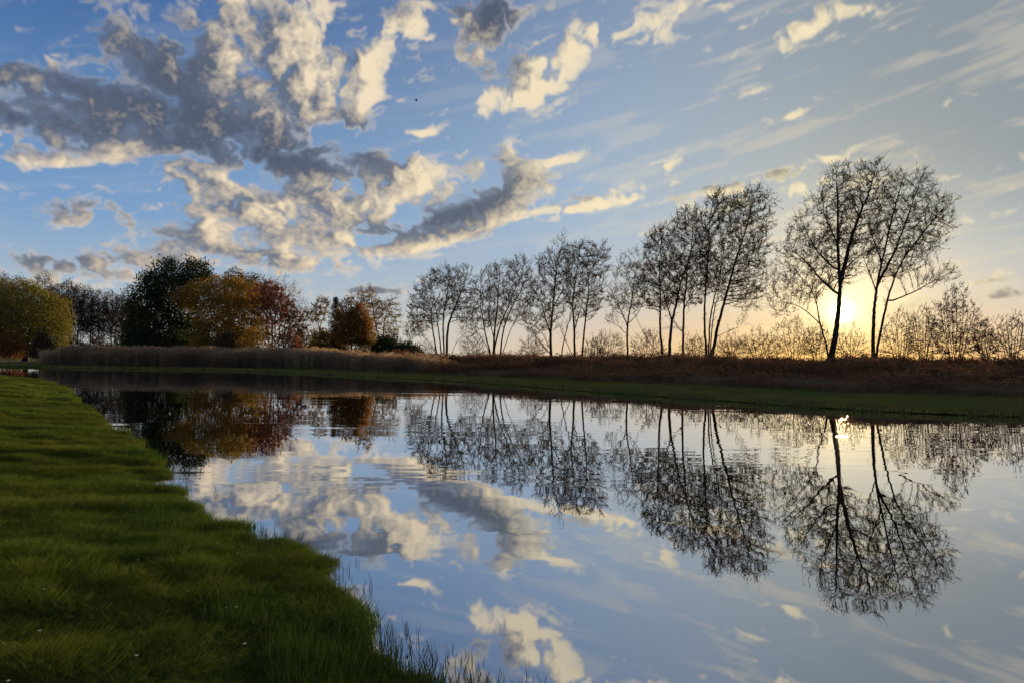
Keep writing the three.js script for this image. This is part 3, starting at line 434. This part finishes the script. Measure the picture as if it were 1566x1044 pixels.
growTree({ name: 'russet_tree', seed: 36, d: 95, label: 'russet-red tree with many thin rising stems', points: 1900, depth: 0.7, leaves: 23000, leaf: [0.19, 0.10], leafMat: leafRust, bark: barkRed, step: 0.34, kill: 0.46, bias: 0.1, up: 0.35,
  stems: [{ p: [[415, 550], [416, 500], [412, 470], [405, 445]], r: 0.14, z: 0.6 }, { p: [[425, 550], [428, 495], [430, 455]], r: 0.14, z: -1 }, { p: [[433, 550], [436, 490], [446, 470]], r: 0.11, z: 0.8 }, { p: [[420, 550], [420, 495], [420, 450]], r: 0.1, z: -0.6 }],
  crown: [[384, 450], [403, 432], [421, 434], [434, 445], [449, 466], [461, 486], [464, 503], [456, 520], [430, 528], [408, 528], [406, 500], [388, 476]] });
growTree({ name: 'golden_tree', seed: 37, d: 99, label: 'broad golden-yellow tree between the dark green and the russet trees', points: 2400, depth: 0.7, leaves: 36000, leaf: [0.21, 0.12], leafMat: leafGold, bark: barkDark, step: 0.36, kill: 0.5, bias: 0.1, droop: 0.3, scatter: 0.9,
  stems: [{ p: [[355, 550], [352, 500], [350, 470], [345, 440]], r: 0.2, z: 0.6 }, { p: [[335, 550], [330, 490], [318, 455], [300, 445]], r: 0.15, z: -1 }, { p: [[365, 550], [370, 490], [378, 455]], r: 0.15, z: 0.8 }, { from: 2, p: [[366, 520], [385, 498], [400, 490]], r: 0.08, z: -1 }, { from: 1, p: [[331, 495], [318, 480], [308, 475]], r: 0.07, z: -0.8 }],
  crown: [[266, 447], [294, 437], [320, 428], [338, 421], [357, 428], [386, 438], [396, 451], [392, 473], [410, 497], [408, 514], [366, 532], [300, 532], [296, 475], [270, 462]] });
growTree({ name: 'dark_tree', seed: 38, d: 113, label: 'dark olive crown peeping over the golden tree', points: 900, leaves: 8840, leaf: [0.22, 0.13], leafMat: leafOlive, step: 0.4, kill: 0.55, bias: 0.3, scatter: 0.7,
  stems: [{ p: [[385, 548], [383, 470], [375, 430]], r: 0.16, z: 0.5 }, { from: 0, p: [[383, 475], [398, 450], [404, 440]], r: 0.09, z: -1 }, { from: 0, p: [[383, 470], [360, 440], [352, 428]], r: 0.09, z: 1 }], crown: [[342, 430], [352, 418], [368, 417], [385, 422], [401, 431], [414, 445], [418, 472], [360, 470]] });
growTree({ name: 'dark_tree', seed: 39, d: 103, label: 'tall dense dark-green tree, the highest of the wood', points: 2600, leaves: 39100, leaf: [0.24, 0.15], leafMat: leafGreen, step: 0.38, kill: 0.5, bias: 0.0, scatter: 1.1,
  stems: [{ p: [[262, 550], [258, 480], [262, 440], [270, 415]], r: 0.26, z: 0.5 }, { p: [[240, 550], [232, 480], [224, 445]], r: 0.18, z: -1 }, { p: [[285, 550], [288, 480], [297, 430]], r: 0.18, z: 1 }],
  crown: [[192, 535], [196, 479], [207, 440], [219, 424], [240, 420], [244, 407], [262, 400], [276, 402], [290, 401], [309, 405], [320, 420], [312, 440], [298, 456], [300, 500], [300, 535]] });
// bare trees of the wood behind, each with its own stem
const bare = [[4, 424, 138], [30, 426, 142], [66, 420, 135], [87, 436, 146], [104, 432, 140], [117, 438, 150], [136, 443, 142], [152, 447, 152], [170, 451, 146], [188, 448, 140], [204, 456, 150]];
const bareSays = ['bare dark tree behind the left side of the willow', 'bare dark tree rising behind the middle of the willow', 'tallest bare tree, just above the right shoulder of the willow', 'bare tree touching the right edge of the willow', 'bare slim tree, second beyond the willow edge', 'bare tree, third beyond the willow edge', 'bare tree at the middle of the see-through row', 'bare tree, fourth before the dark green tree', 'bare tree, third before the dark green tree', 'bare tree, second before the dark green tree', 'bare tree half behind the dark green tree'];
bare.forEach(([x, top, d], k) => { const w = 13 + (k * 7) % 6, q = rng(500 + k), s = (v) => (q() - 0.5) * v;
  growTree({ name: 'bare_tree', seed: 50 + k, d, group: 'bare trees at the back of the wood', label: bareSays[k], points: 1150, leaves: 4200, leaf: [0.24, 0.11], leafMat: leafBrown, bark: barkDark, step: 0.42, kill: 0.55, tip: 0.016, twigs: 3, bias: 0.25, up: 0.45, spread: 0.5, scatter: 0.9,
    stems: [{ p: [[x + s(4), 546], [x + s(5), 510], [x + s(6), 478], [x + s(5), top + 8]], r: 0.22, z: 1 }, { p: [[x + 5 + s(4), 546], [x + 6 + s(6), 505], [x + 9 + s(6), top + 25]], r: 0.11, z: -1 }, { from: 0, p: [[x, 508], [x - 8, 480], [x - 10, top + 20]], r: 0.09, z: 1 }],
    crown: [[x - w, 522], [x - w - 2, top + 28], [x - w * 0.6, top + 8], [x, top], [x + w * 0.7, top + 7], [x + w + 2, top + 26], [x + w, 522], [x, 500]] }); });
growTree({ name: 'weeping_willow', seed: 71, d: 97, label: 'large yellow-green willow with hanging foliage at the wood edge', points: 2600, depth: 0.7, leaves: 42000, leaf: [0.24, 0.10], leafMat: leafLime, bark: barkDark, step: 0.38, kill: 0.5, bias: 0.1, droop: 0.6, scatter: 1.1,
  stems: [{ p: [[38, 552], [42, 520], [50, 490], [62, 465]], r: 0.36, z: -1 }, { from: 0, p: [[39, 540], [33, 510], [25, 470], [22, 440]], r: 0.2, z: 1 }, { from: 0, p: [[43, 518], [70, 500], [86, 482]], r: 0.15, z: -1.5 }, { from: 1, p: [[32, 505], [10, 480], [-15, 465]], r: 0.13, z: -1 }],
  crown: [[-48, 470], [-30, 436], [0, 427], [19, 428], [48, 431], [58, 444], [82, 450], [100, 462], [97, 474], [104, 492], [104, 508], [97, 525], [75, 528], [63, 542], [34, 540], [0, 542], [-45, 540]] });

// bushes filling the foot of the wood behind the reeds
const bushes = [[-18, 506, 26, 94, 3, 'russet bush under the left side of the willow'], [16, 514, 20, 93, 3, 'russet bush left of the willow trunk'], [64, 518, 15, 92, 0, 'brown bush right of the willow trunk'], [112, 516, 20, 128, 0, 'dark bush at the foot of the see-through bare trees, next to the willow'], [150, 519, 24, 130, 0, 'dark bush under the middle of the bare trees'], [186, 514, 20, 126, 0, 'dark bush between the bare trees and the dark green tree'], [222, 505, 26, 100, 1, 'dark green bush at the left foot of the dark green tree'], [268, 508, 26, 99, 1, 'dark green bush under the dark green tree'], [312, 510, 22, 96, 2, 'yellow-green bush at the left foot of the golden tree'], [348, 514, 22, 95, 0, 'brown bush under the golden tree'], [388, 505, 26, 94, 2, 'golden bush at the right foot of the golden tree'], [440, 512, 24, 92, 3, 'russet bush at the foot of the russet tree'], [468, 508, 18, 96, 2, 'straw-yellow bush between the russet tree and the small orange one'], [513, 516, 16, 93, 0, 'brown bush at the foot of the conifer'], [560, 514, 22, 91, 2, 'yellowish bush right of the copper tree trunk'], [590, 522, 18, 90, 1, 'green bush at the foot of the straw-coloured tree'], [622, 532, 18, 90, 1, 'low green bush at the foot of the young tree']];
bushes.forEach(([x, top, w, d, kind, says], k) => { const q = rng(700 + k), st = [-0.6, -0.2, 0.25, 0.65].map(t => ({ p: [[x + t * w * 0.4, 548], [x + t * w * 0.7, lerp(548, top, 0.5)], [x + t * w * 0.85, lerp(548, top, 0.78 + 0.12 * q())]], r: 0.05, z: (q() - .5) * 3 })), ring = []; for (let i = 0; i <= 12; i++) { const t = i / 12 * 2 - 1; ring.push([x + t * w, top + (546 - top) * 0.6 * t * t + 4 * Math.sin(i * 1.9 + k)]); }
  growTree({ name: 'bush', seed: 730 + k, d, group: 'bushes behind the reeds', label: says, points: 420, leaves: kind > 1 ? 2600 : kind ? 5200 : 3600, leaf: [0.2, 0.12], leafMat: [leafBrown, leafGreen, leafGold, leafRust][kind], bark: barkDark, step: 0.32, kill: 0.45, bias: 0, scatter: 0.8, stems: st, crown: [...ring, [x + w * 0.8, 546], [x - w * 0.8, 546]] }).userData.category = 'bush'; });
// ---------------------------------------------------------------- grass, reeds and undergrowth (nobody could count them)
const up3 = new THREE.Vector3(0, 1, 0), M4 = new THREE.Matrix4(), Q4 = new THREE.Quaternion(), S4 = new THREE.Vector3();
function strew(name, label, category, geo, material, places, tint) {
  const m = new THREE.InstancedMesh(geo, material, places.length), c = new THREE.Color(), r = rng(places.length);
  places.forEach(([x, y, z, s, h = 1, tx = 0, tz = 0], i) => { Q4.setFromAxisAngle(up3, r() * 6.283); M4.compose(new THREE.Vector3(x, y, z), Q4, S4.set(s, s * h, s)); m.setMatrixAt(i, M4); const v = 0.75 + 0.5 * r(), t = tint ? tint(x, z, r) : [1, 1, 1]; m.setColorAt(i, c.setRGB(v * t[0], v * t[1], v * t[2])); });
  put(m, name); return tag(m, label, category, null, 'stuff');
}
function blades(n, seed, { h = [0.05, 0.11], w = 0.005, spread = 0.05, bend = 0.5, segs = 2 }) {       // a tuft of bent blades
  const f = new Faces(), r = rng(seed);
  for (let i = 0; i < n; i++) {
    const a = r() * 6.283, x0 = (r() - .5) * 2 * spread, z0 = (r() - .5) * 2 * spread, H = lerp(h[0], h[1], r()), b = bend * H * (0.3 + r()), ca = Math.cos(a), sa = Math.sin(a), W = w * (0.7 + 0.6 * r()), o = f.p.length / 3;
    const turn = r() * 6.283, wx = Math.cos(turn) * W, wz = Math.sin(turn) * W;
    for (let s = 0; s <= segs; s++) {
      const t = s / segs, x = x0 + ca * b * t * t, y = H * (t - 0.18 * t * t * bend), z = z0 + sa * b * t * t, k = 1 - t * 0.92;
      f.p.push(x - wx * k, y, z - wz * k, x + wx * k, y, z + wz * k); const nx = -wz / W, nz = wx / W; f.n.push(nx, 0.4, nz, nx, 0.4, nz); f.u.push(0, t, 1, t);
      if (s < segs) { const q = o + 2 * s; f.i.push(q, q + 1, q + 2, q + 1, q + 3, q + 2); }
    }
  }
  return f.mesh('blades', null).geometry;
}
const blade = (r, g, b, t = 0.45) => mat(r, g, b, { transmission: t, thickness: 0, roughness: 0.85, specularIntensity: 0.15 });
{ // lawn
  const r = rng(91), near = [], mid = [], far = [], edge = [], wet = [];
  const patch = (x, z) => clamp(0.5 + 0.7 * fbm(x * 0.5, z * 0.5, 3) + 1.1 * fbm(x * 2.3 + 7, z * 2.3, 3), 0, 1.4);
  const seen = (x, z) => x > z * 0.80 - 0.6;                     // a little wider than the view to the left
  for (let i = 0; i < 200000 && near.length < 62000; i++) { const z = -2.6 - 8.4 * Math.pow(r(), 1.35), x = -9 + 9.6 * r(); if (!seen(x, z)) continue;  const y = lawnHeight(x, z); if (y < -0.02) continue; near.push([x, y - 0.004, z, 0.75 + 0.55 * r(), 0.55 + 0.75 * patch(x, z)]); }
  for (let i = 0; i < 200000 && mid.length < 45000; i++) { const z = -10.5 - 13 * r(), x = -20 + 19 * r(); if (!seen(x, z)) continue; const y = lawnHeight(x, z); if (y < -0.015) continue; mid.push([x, y - 0.004, z, 1.3 + 0.7 * r(), 0.5 + 0.7 * patch(x, z)]); }
  for (let i = 0; i < 200000 && far.length < 30000; i++) { const z = -23 - 26 * r(), x = -46 + 32 * r(); if (!seen(x, z)) continue; const y = lawnHeight(x, z); if (y < -0.01) continue; far.push([x, y - 0.004, z, 2.1 + 1.0 * r(), 0.45 + 0.6 * patch(x, z)]); }
  for (let i = 0; i < 400000 && edge.length < 9000; i++) { const z = -2.6 - 30 * Math.pow(r(), 1.8), x = z * 0.8 + (0.8 * -z + 0.8) * r(); const s = lawnSide(x, z) - 0.22; if (s < -0.16 || s > 0.45) continue; const y = lawnHeight(x, z); if (y < -0.05 || fbm(x * 1.3, z * 1.3, 2) < -0.12) continue; edge.push([x, y - 0.01, z, 0.7 + 0.5 * r(), (0.55 + 0.6 * r()) * (0.7 + 1.2 * clamp(0.3 + fbm(x * 0.9, z * 0.9, 2)))]); }
  for (let i = 0; i < 400000 && wet.length < 420; i++) { const z = -2.8 - 16 * Math.pow(r(), 1.5), x = z * 0.8 + (0.8 * -z + 1) * r(); const s = lawnSide(x, z) - 0.22; if (s > -0.05 || s < -0.55 || r() > Math.exp(s * 4.5) || fbm(x * 1.1 + 9, z * 1.1, 2) < 0.02) continue; wet.push([x, Math.max(lawnHeight(x, z), -0.06), z, 0.8 + 0.7 * r(), 0.8 + 0.7 * r()]); }
  const tint = (x, z, q) => { const t = clamp(0.5 + 1.2 * fbm(x * 0.7 + 20, z * 0.7, 3)), y = q() < 0.12 ? 1 : 0; return mix3(mix3([0.75, 1, 0.6], [1.35, 1.15, 0.7], t), [2.0, 1.7, 1.1], y * 0.6); };
  const g1 = blades(18, 1, { h: [0.03, 0.085], w: 0.0028, spread: 0.05, bend: 0.6 }), lawnMat = blade(0.085, 0.118, 0.023);
  strew('lawn_grass', 'short green grass of the lawn in front', 'grass', g1, lawnMat, near, tint);
  strew('lawn_grass', 'short green grass of the lawn further along the shore', 'grass', blades(13, 2, { h: [0.035, 0.09], w: 0.004, spread: 0.06, bend: 0.8 }), lawnMat, mid, tint);
  strew('lawn_grass', 'short green grass at the far end of the lawn', 'grass', blades(10, 3, { h: [0.035, 0.08], w: 0.006, spread: 0.07, bend: 0.8 }), lawnMat, far, tint);
  strew('shore_grass', 'longer grass along the waterside edge of the lawn', 'grass', blades(12, 4, { h: [0.04, 0.115], w: 0.0028, spread: 0.06, bend: 0.5, segs: 3 }), blade(0.062, 0.10, 0.022), edge, tint);
  strew('water_grass', 'thin grass blades standing in the shallow water', 'grass', blades(5, 5, { h: [0.05, 0.12], w: 0.0022, spread: 0.06, bend: 0.35, segs: 3 }), blade(0.04, 0.06, 0.016), wet);
  const bits = []; for (let i = 0; i < 9000 && bits.length < 80; i++) { const z = -3 - 7 * r(), x = -8 + 8 * r(); if (!seen(x, z) || lawnSide(x, z) < 0.4) continue; bits.push([x, lawnHeight(x, z) + 0.035 + 0.03 * r(), z, 0.6 + 0.7 * r()]); }
  const fl = new Faces(), q = rng(8); for (let i = 0; i < 9; i++) { const a = i / 9 * 6.283; fl.tube([0, 0, 0], [Math.cos(a) * 0.008, 0.002, Math.sin(a) * 0.008], 0.0012, 0.0018, 3); }
  strew('daisies', 'tiny pale daisies dotted in the lawn', 'flowers', fl.mesh('x', null).geometry, mat(0.6, 0.58, 0.5), bits);
}
// how far along the far bank a picture column is, and the depth of its grass strip there
const px2i = (() => { const t = farPts.map(p => { const v = p.clone().project(camera); return (v.z < 1 && p.z < -1) ? (v.x * 0.5 + 0.5) * PW : 1e5; }); return x => { let b = 0, e = 1e9; t.forEach((v, i) => { const k = Math.abs(v - x); if (k < e) { e = k; b = i; } }); return b; }; })();
const colOf = farPts.map(p => p.z < -1 ? (p.clone().project(camera).x * 0.5 + 0.5) * PW : 9999);
const strip = x => lerp(lerp(2.0, 6, smooth(150, 620, x)), 7.2, smooth(620, 1200, x));
{ // far bank grass
  const r = rng(23), a = [];
  while (a.length < 60000) { const i = Math.floor(r() * (farPts.length - 1)); if (colOf[i] < -120 || colOf[i] > 1750) continue; const o = (strip(colOf[i]) + 1) * r() + 0.05; const [x, y, z] = bankAt(i, o), j = (r() - .5) * 0.6; a.push([x + j, y - 0.01, z + (r() - .5) * 0.6, 2.0 + 1.2 * r(), 0.6 + 0.5 * r()]); }
  strew('bank_grass', 'short grass on the far bank', 'grass', blades(10, 6, { h: [0.035, 0.085], w: 0.007, spread: 0.08, bend: 0.8 }), blade(0.19, 0.21, 0.075, 0.4), a, (x, z, q) => mix3([0.9, 1, 0.7], [1.5, 1.15, 0.8], clamp(0.5 + fbm(x * 0.4, z * 0.4, 3))));
  const e = []; while (e.length < 5000) { const i = Math.floor(r() * (farPts.length - 1)); if (colOf[i] < -100 || colOf[i] > 1750 || fbm(i * 0.13, 5, 2) < -0.05) continue; const [x, y, z] = bankAt(i, -0.1 + 0.5 * r()); e.push([x, y, z, 1.4 + 0.8 * r(), 0.8 + 0.6 * r()]); }
  strew('bank_grass', 'longer tufts at the water edge of the far bank', 'grass', blades(9, 7, { h: [0.05, 0.12], w: 0.007, spread: 0.1, bend: 0.6 }), blade(0.17, 0.18, 0.065, 0.4), e);
}
function reedClump(seed, n) {                                   // stalks with hanging leaves and feathery heads
  const f = new Faces(), r = rng(seed);
  for (let i = 0; i < n; i++) {
    const x = (r() - .5) * 0.7, z = (r() - .5) * 0.7, H = 1.5 + 0.75 * r(), lx = (r() - .5) * 0.22 + 0.05, lz = (r() - .5) * 0.22, at = t => [x + lx * t * t, H * t, z + lz * t * t];
    for (let s = 0; s < 3; s++) f.tube(at(s / 3), at((s + 1) / 3), 0.008 - 0.0015 * s, 0.0065 - 0.0015 * s, 3);
    for (let k = 0; k < 5; k++) { const t = 0.2 + 0.7 * r(), p = at(t), a = r() * 6.283, L = 0.3 + 0.3 * r(), q = [p[0] + Math.cos(a) * L * .5, p[1] + L * .55, p[2] + Math.sin(a) * L * .5], o = f.p.length / 3; f.p.push(p[0], p[1], p[2] - .012, p[0], p[1] + .01, p[2] + .012, ...q); const e = [q[0] - p[0], q[1] - p[1], q[2] - p[2]], nn = [0.01 * e[2] - 0.024 * e[1], 0.024 * e[0], -0.01 * e[0]], nl = Math.hypot(...nn) || 1; for (let j = 0; j < 3; j++) { f.n.push(nn[0] / nl, nn[1] / nl, nn[2] / nl); f.u.push(j, 0); } f.i.push(o, o + 1, o + 2); }
    const top = at(1); for (let k = 0; k < 7; k++) f.leaf(top[0], top[1] - 0.18 * r(), top[2], 0.16 + 0.1 * r(), 0.03, r, -0.6);
  }
  return f.mesh('reeds', null).geometry;
}
{ // reeds
  const r = rng(41), a = [[], []];
  for (let i = 0; i < 90000 && a[0].length + a[1].length < 4400; i++) {
    const k = Math.floor(r() * (farPts.length - 1)), c = colOf[k]; if (c < 70 || c > 690) continue;
    if (c > 480 && r() < (c - 480) / 210) continue;
    const o = strip(c) + 4.5 * r(); const [x, y, z] = bankAt(k, o); a[i & 1].push([x + (r() - .5), y - 0.05, z + (r() - .5), 0.85 + 0.3 * r(), (0.78 + 0.28 * r() + 0.25 * fbm(x * 0.12, z * 0.12, 2)) * (0.86 - 0.25 * smooth(470, 660, c)) * (c < 95 ? 0.75 : 1)]);
  }
  a.forEach((p, k) => strew('reeds', k ? 'tall dry reeds along the far bank, second growth' : 'tall dry brown reeds along the far bank', 'reeds', reedClump(60 + k, 9), mat(k ? 0.30 : 0.40, k ? 0.215 : 0.295, k ? 0.13 : 0.19, { transmission: 0.6, thickness: 0 }), p, (x, z, q) => mix3([0.75, 0.72, 0.68], [1.35, 1.3, 1.2], clamp(0.5 + 1.4 * fbm(x * 0.3, z * 0.3, 3)))));
}
function brambleClump(seed, arcs, leaves, H) {                  // arching stems with dry leaves
  const f = new Faces(), l = new Faces(), r = rng(seed);
  for (let i = 0; i < arcs; i++) {
    const a = r() * 6.283, R0 = 0.3 * r(), reach = 0.3 + 0.7 * r(), h = H * (0.55 + 0.6 * r()), pt = t => [Math.cos(a) * (R0 + reach * t), h * (1.9 * t - 1.15 * t * t) , Math.sin(a) * (R0 + reach * t)];
    for (let s = 0; s < 5; s++) { const p = pt(s / 5), q = pt((s + 1) / 5); f.tube(p, q, 0.009 - s * 0.0012, 0.008 - s * 0.0012, 3); }
    for (let k = 0; k < leaves; k++) { const p = pt(0.15 + 0.85 * r()); f.leaf(p[0] + (r() - .5) * .12, p[1] + (r() - .5) * .12, p[2] + (r() - .5) * .12, 0.05 + 0.06 * r(), 0.035 + 0.03 * r(), r); }
  }
  return f.mesh('bramble', null).geometry;
}
{ // brambles and dry growth under the trees
  const r = rng(47), a = [[], []], g = [];
  for (let i = 0; i < 200000 && a[0].length + a[1].length < 15000; i++) {
    const k = Math.floor(r() * (farPts.length - 1)), c = colOf[k]; if (c < 150 || c > 1800) continue;
    if (c < 480 && r() < 0.6) continue; const s = strip(c) + (c < 600 ? 6 : 0), o = s + 28 * r(); const [x, y, z] = bankAt(k, o);
    const tall = (0.25 + 0.72 * smooth(1, 17, o - s) + 0.5 * fbm(x * 0.25, z * 0.25, 3) + 0.5 * Math.pow(clamp(fbm(x * 0.6 + 30, z * 0.6, 2) + 0.3), 2)) * (c < 620 ? 1.15 : 1);
    a[i & 1].push([x + (r() - .5), y - 0.05, z + (r() - .5), 0.9 + 0.35 * r(), tall]);
  }
  a.forEach((p, k) => strew('undergrowth', k ? 'tangled rusty brambles under the far trees' : 'tangled dark brambles under the far trees', 'undergrowth', brambleClump(70 + k, 13, 13, 1.35), mat(k ? 0.22 : 0.14, k ? 0.115 : 0.095, k ? 0.06 : 0.055, { transmission: 0.2, thickness: 0 }), p, (x, z, q) => mix3([0.55, 0.5, 0.45], [1.55, 1.25, 1.0], clamp(0.5 + 1.5 * fbm(x * 0.35, z * 0.35, 3)))));
  for (let i = 0; i < 100000 && g.length < 9000; i++) { const k = Math.floor(r() * (farPts.length - 1)), c = colOf[k]; if (c < 560 || c > 1800) continue; const o = strip(c) - 0.8 + 3.5 * r(), [x, y, z] = bankAt(k, o); g.push([x, y - 0.02, z, 0.8 + 0.5 * r(), 0.7 + 0.6 * r()]); }
  strew('dry_grass', 'tall dry grass in front of the brambles', 'grass', blades(14, 8, { h: [0.2, 0.5], w: 0.008, spread: 0.22, bend: 0.5, segs: 3 }), blade(0.24, 0.17, 0.10, 0.3), g);
}
// ---------------------------------------------------------------- leafless shrubs between and beside the tall trees
const shrubs = [   // foot x, top y, half width, depth, words
  [1462, 440, 42, 47, 'tall twiggy shrub, plum-brown and dense in its middle', 1], [1378, 476, 36, 48, 'wide low twiggy shrub right of the open forked tree', 0], [1412, 470, 26, 50, 'thin twiggy shrub between the forked tree and the plum-brown shrub', 0], [1548, 480, 34, 46, 'twiggy shrub with upright shoots beyond the plum-brown shrub', 0], [1508, 492, 18, 47, 'narrow pointed shrub next to the plum-brown shrub', 0], [1600, 490, 30, 46, 'twiggy shrub past the upright-shoot shrub', 0],
  [1215, 486, 40, 54, 'tangled shrub left of the trunk before the sun', 0], [1300, 500, 28, 53, 'shrub between the sunlit trunk and the forked tree', 0], [1160, 506, 30, 58, 'low arching shrub right of the leaning stems', 0], [1250, 500, 26, 52, 'dense twigs at the left foot of the trunk before the sun', 0], [1120, 510, 24, 60, 'small shrub at the right foot of the leaning stems', 0],
  [1062, 515, 22, 63, 'small shrub between the three-trunk clump and the leaning stems', 0], [990, 508, 26, 64, 'low shrub between the small single tree and the three-trunk clump', 0], [930, 508, 26, 66, 'rounded twiggy shrub left of the small single tree', 0], [910, 520, 20, 66, 'low shrub right of the squarish crown', 0], [815, 512, 22, 72, 'shrub between the fanning spray and the pointed tree', 0], [722, 508, 22, 80, 'twiggy shrub between the vase-shaped tree and the fanning spray', 0], [602, 512, 14, 92, 'small dark pointed shrub by the straw-coloured tree', 1], [650, 525, 18, 88, 'low shrub between the young tree and the vase-shaped one', 0],
];
shrubs.forEach(([x, top, w, d, says, dense], k) => {
  const q = rng(900 + k), n = dense ? 8 : 7, st = []; for (let i = 0; i < n; i++) { const t = (i + 0.5) / n * 2 - 1 + (q() - .5) * .2; st.push({ p: [[x + t * w * 0.28, 550], [x + t * w * 0.5, lerp(548, top, 0.35)], [x + t * w * (0.65 + .2 * q()), lerp(548, top, 0.6 + 0.3 * q() * (1 - Math.abs(t) * .4))]], r: 0.028 + 0.02 * q(), z: (q() - .5) * 2.4, z0: (q() - .5) * 0.8 }); }
  const ph = q() * 6, ring = []; for (let i = 0; i <= 12; i++) { const t = i / 12 * 2 - 1; ring.push([x + t * w, top + (547 - top) * (0.62 * t * t) + 6 * Math.sin(i * 2.3 + ph)]); }
  growTree({ name: 'bare_shrub', seed: 300 + k, d, label: says, group: 'twiggy shrubs along the far bank', points: dense ? 1000 : 650, leaves: dense ? 4800 : 500, leaf: [0.08, 0.045], leafMat: dense ? leafPlum : leafBrown, bark: dense ? barkRed : barkDark, step: 0.2, kill: 0.28, bias: 0.1, up: 0.4, tip: 0.0105, depth: 0.8, spread: 0.5, scatter: 0.15,
    stems: st, crown: [...ring, [x + w * 0.8, 545], [x - w * 0.8, 545]] }).userData.category = 'shrub';
});
{ // dark conifer among the copper and pale trees
  const r = rng(77), d = 102, foot = atDepth(511, 545, d), top = atDepth(514, 454, d); foot.y = 0.3; const H = top.y - foot.y, root = new THREE.Group(); root.position.copy(foot);
  const t = new Faces(); for (let i = 0; i < 8; i++) t.tube([0.03 * i, H * i / 8, 0], [0.03 * (i + 1), H * (i + 1) / 8, 0], 0.16 * (1 - i / 8) + 0.015, 0.16 * (1 - (i + 1) / 8) + 0.012, 7); t.mesh('trunk', barkDark, root);
  const b = new Faces(), f = new Faces();
  for (let y = 0.8; y < H - 0.1; y += 0.26) { const L = 2.4 * Math.pow(1 - y / H, 0.75) + 0.12, n = 7; for (let k = 0; k < n; k++) { const a = r() * 6.283, l = L * (0.65 + 0.5 * r()), e = [Math.cos(a) * l, y - 0.12 * l + 0.15, Math.sin(a) * l]; b.tube([0, y, 0], e, 0.02, 0.006, 3); for (let m = 0; m < 34; m++) { const u = 0.15 + 0.85 * r(); f.leaf(e[0] * u + (r() - .5) * .25, lerp(y, e[1], u) - 0.06 * r() + (r() - .5) * .12, e[2] * u + (r() - .5) * .25, 0.2, 0.06, r, 0.3); } } }
  b.mesh('branches', barkDark, root); f.mesh('foliage', needle, root); put(root, 'conifer_tree'); tag(root, 'dark pointed conifer between the pale and copper trees', 'tree');
}
{ // a bird far off in the blue
  const p = atDepth(636.5, 154, 60), g = new THREE.Group(), b = new Faces(); g.position.copy(p); b.tube([-0.14, 0, 0], [0, 0.01, 0], 0.008, 0.045, 8); b.tube([0, 0.01, 0], [0.13, 0.02, 0], 0.045, 0.02, 8); b.tube([0.13, 0.02, 0], [0.19, 0.015, 0], 0.02, 0.002, 6); b.mesh('body', barkDark, g);
  for (const s of [-1, 1]) { const w = new Faces(); w.p.push(-0.06, 0.02, 0.02 * s, 0.08, 0.02, 0.02 * s, 0.03, 0.12, 0.2 * s, -0.05, 0.11, 0.2 * s, -0.06, 0.07, 0.38 * s); for (let i = 0; i < 5; i++) { w.n.push(0, 1, 0); w.u.push(0, 0); } w.i.push(0, 1, 2, 0, 2, 3, 3, 2, 4); w.mesh('wing', barkDark, g); }
  put(g, 'bird'); tag(g, 'small dark bird flying in the blue gap between clouds', 'bird');
}
renderer.render(scene, camera);
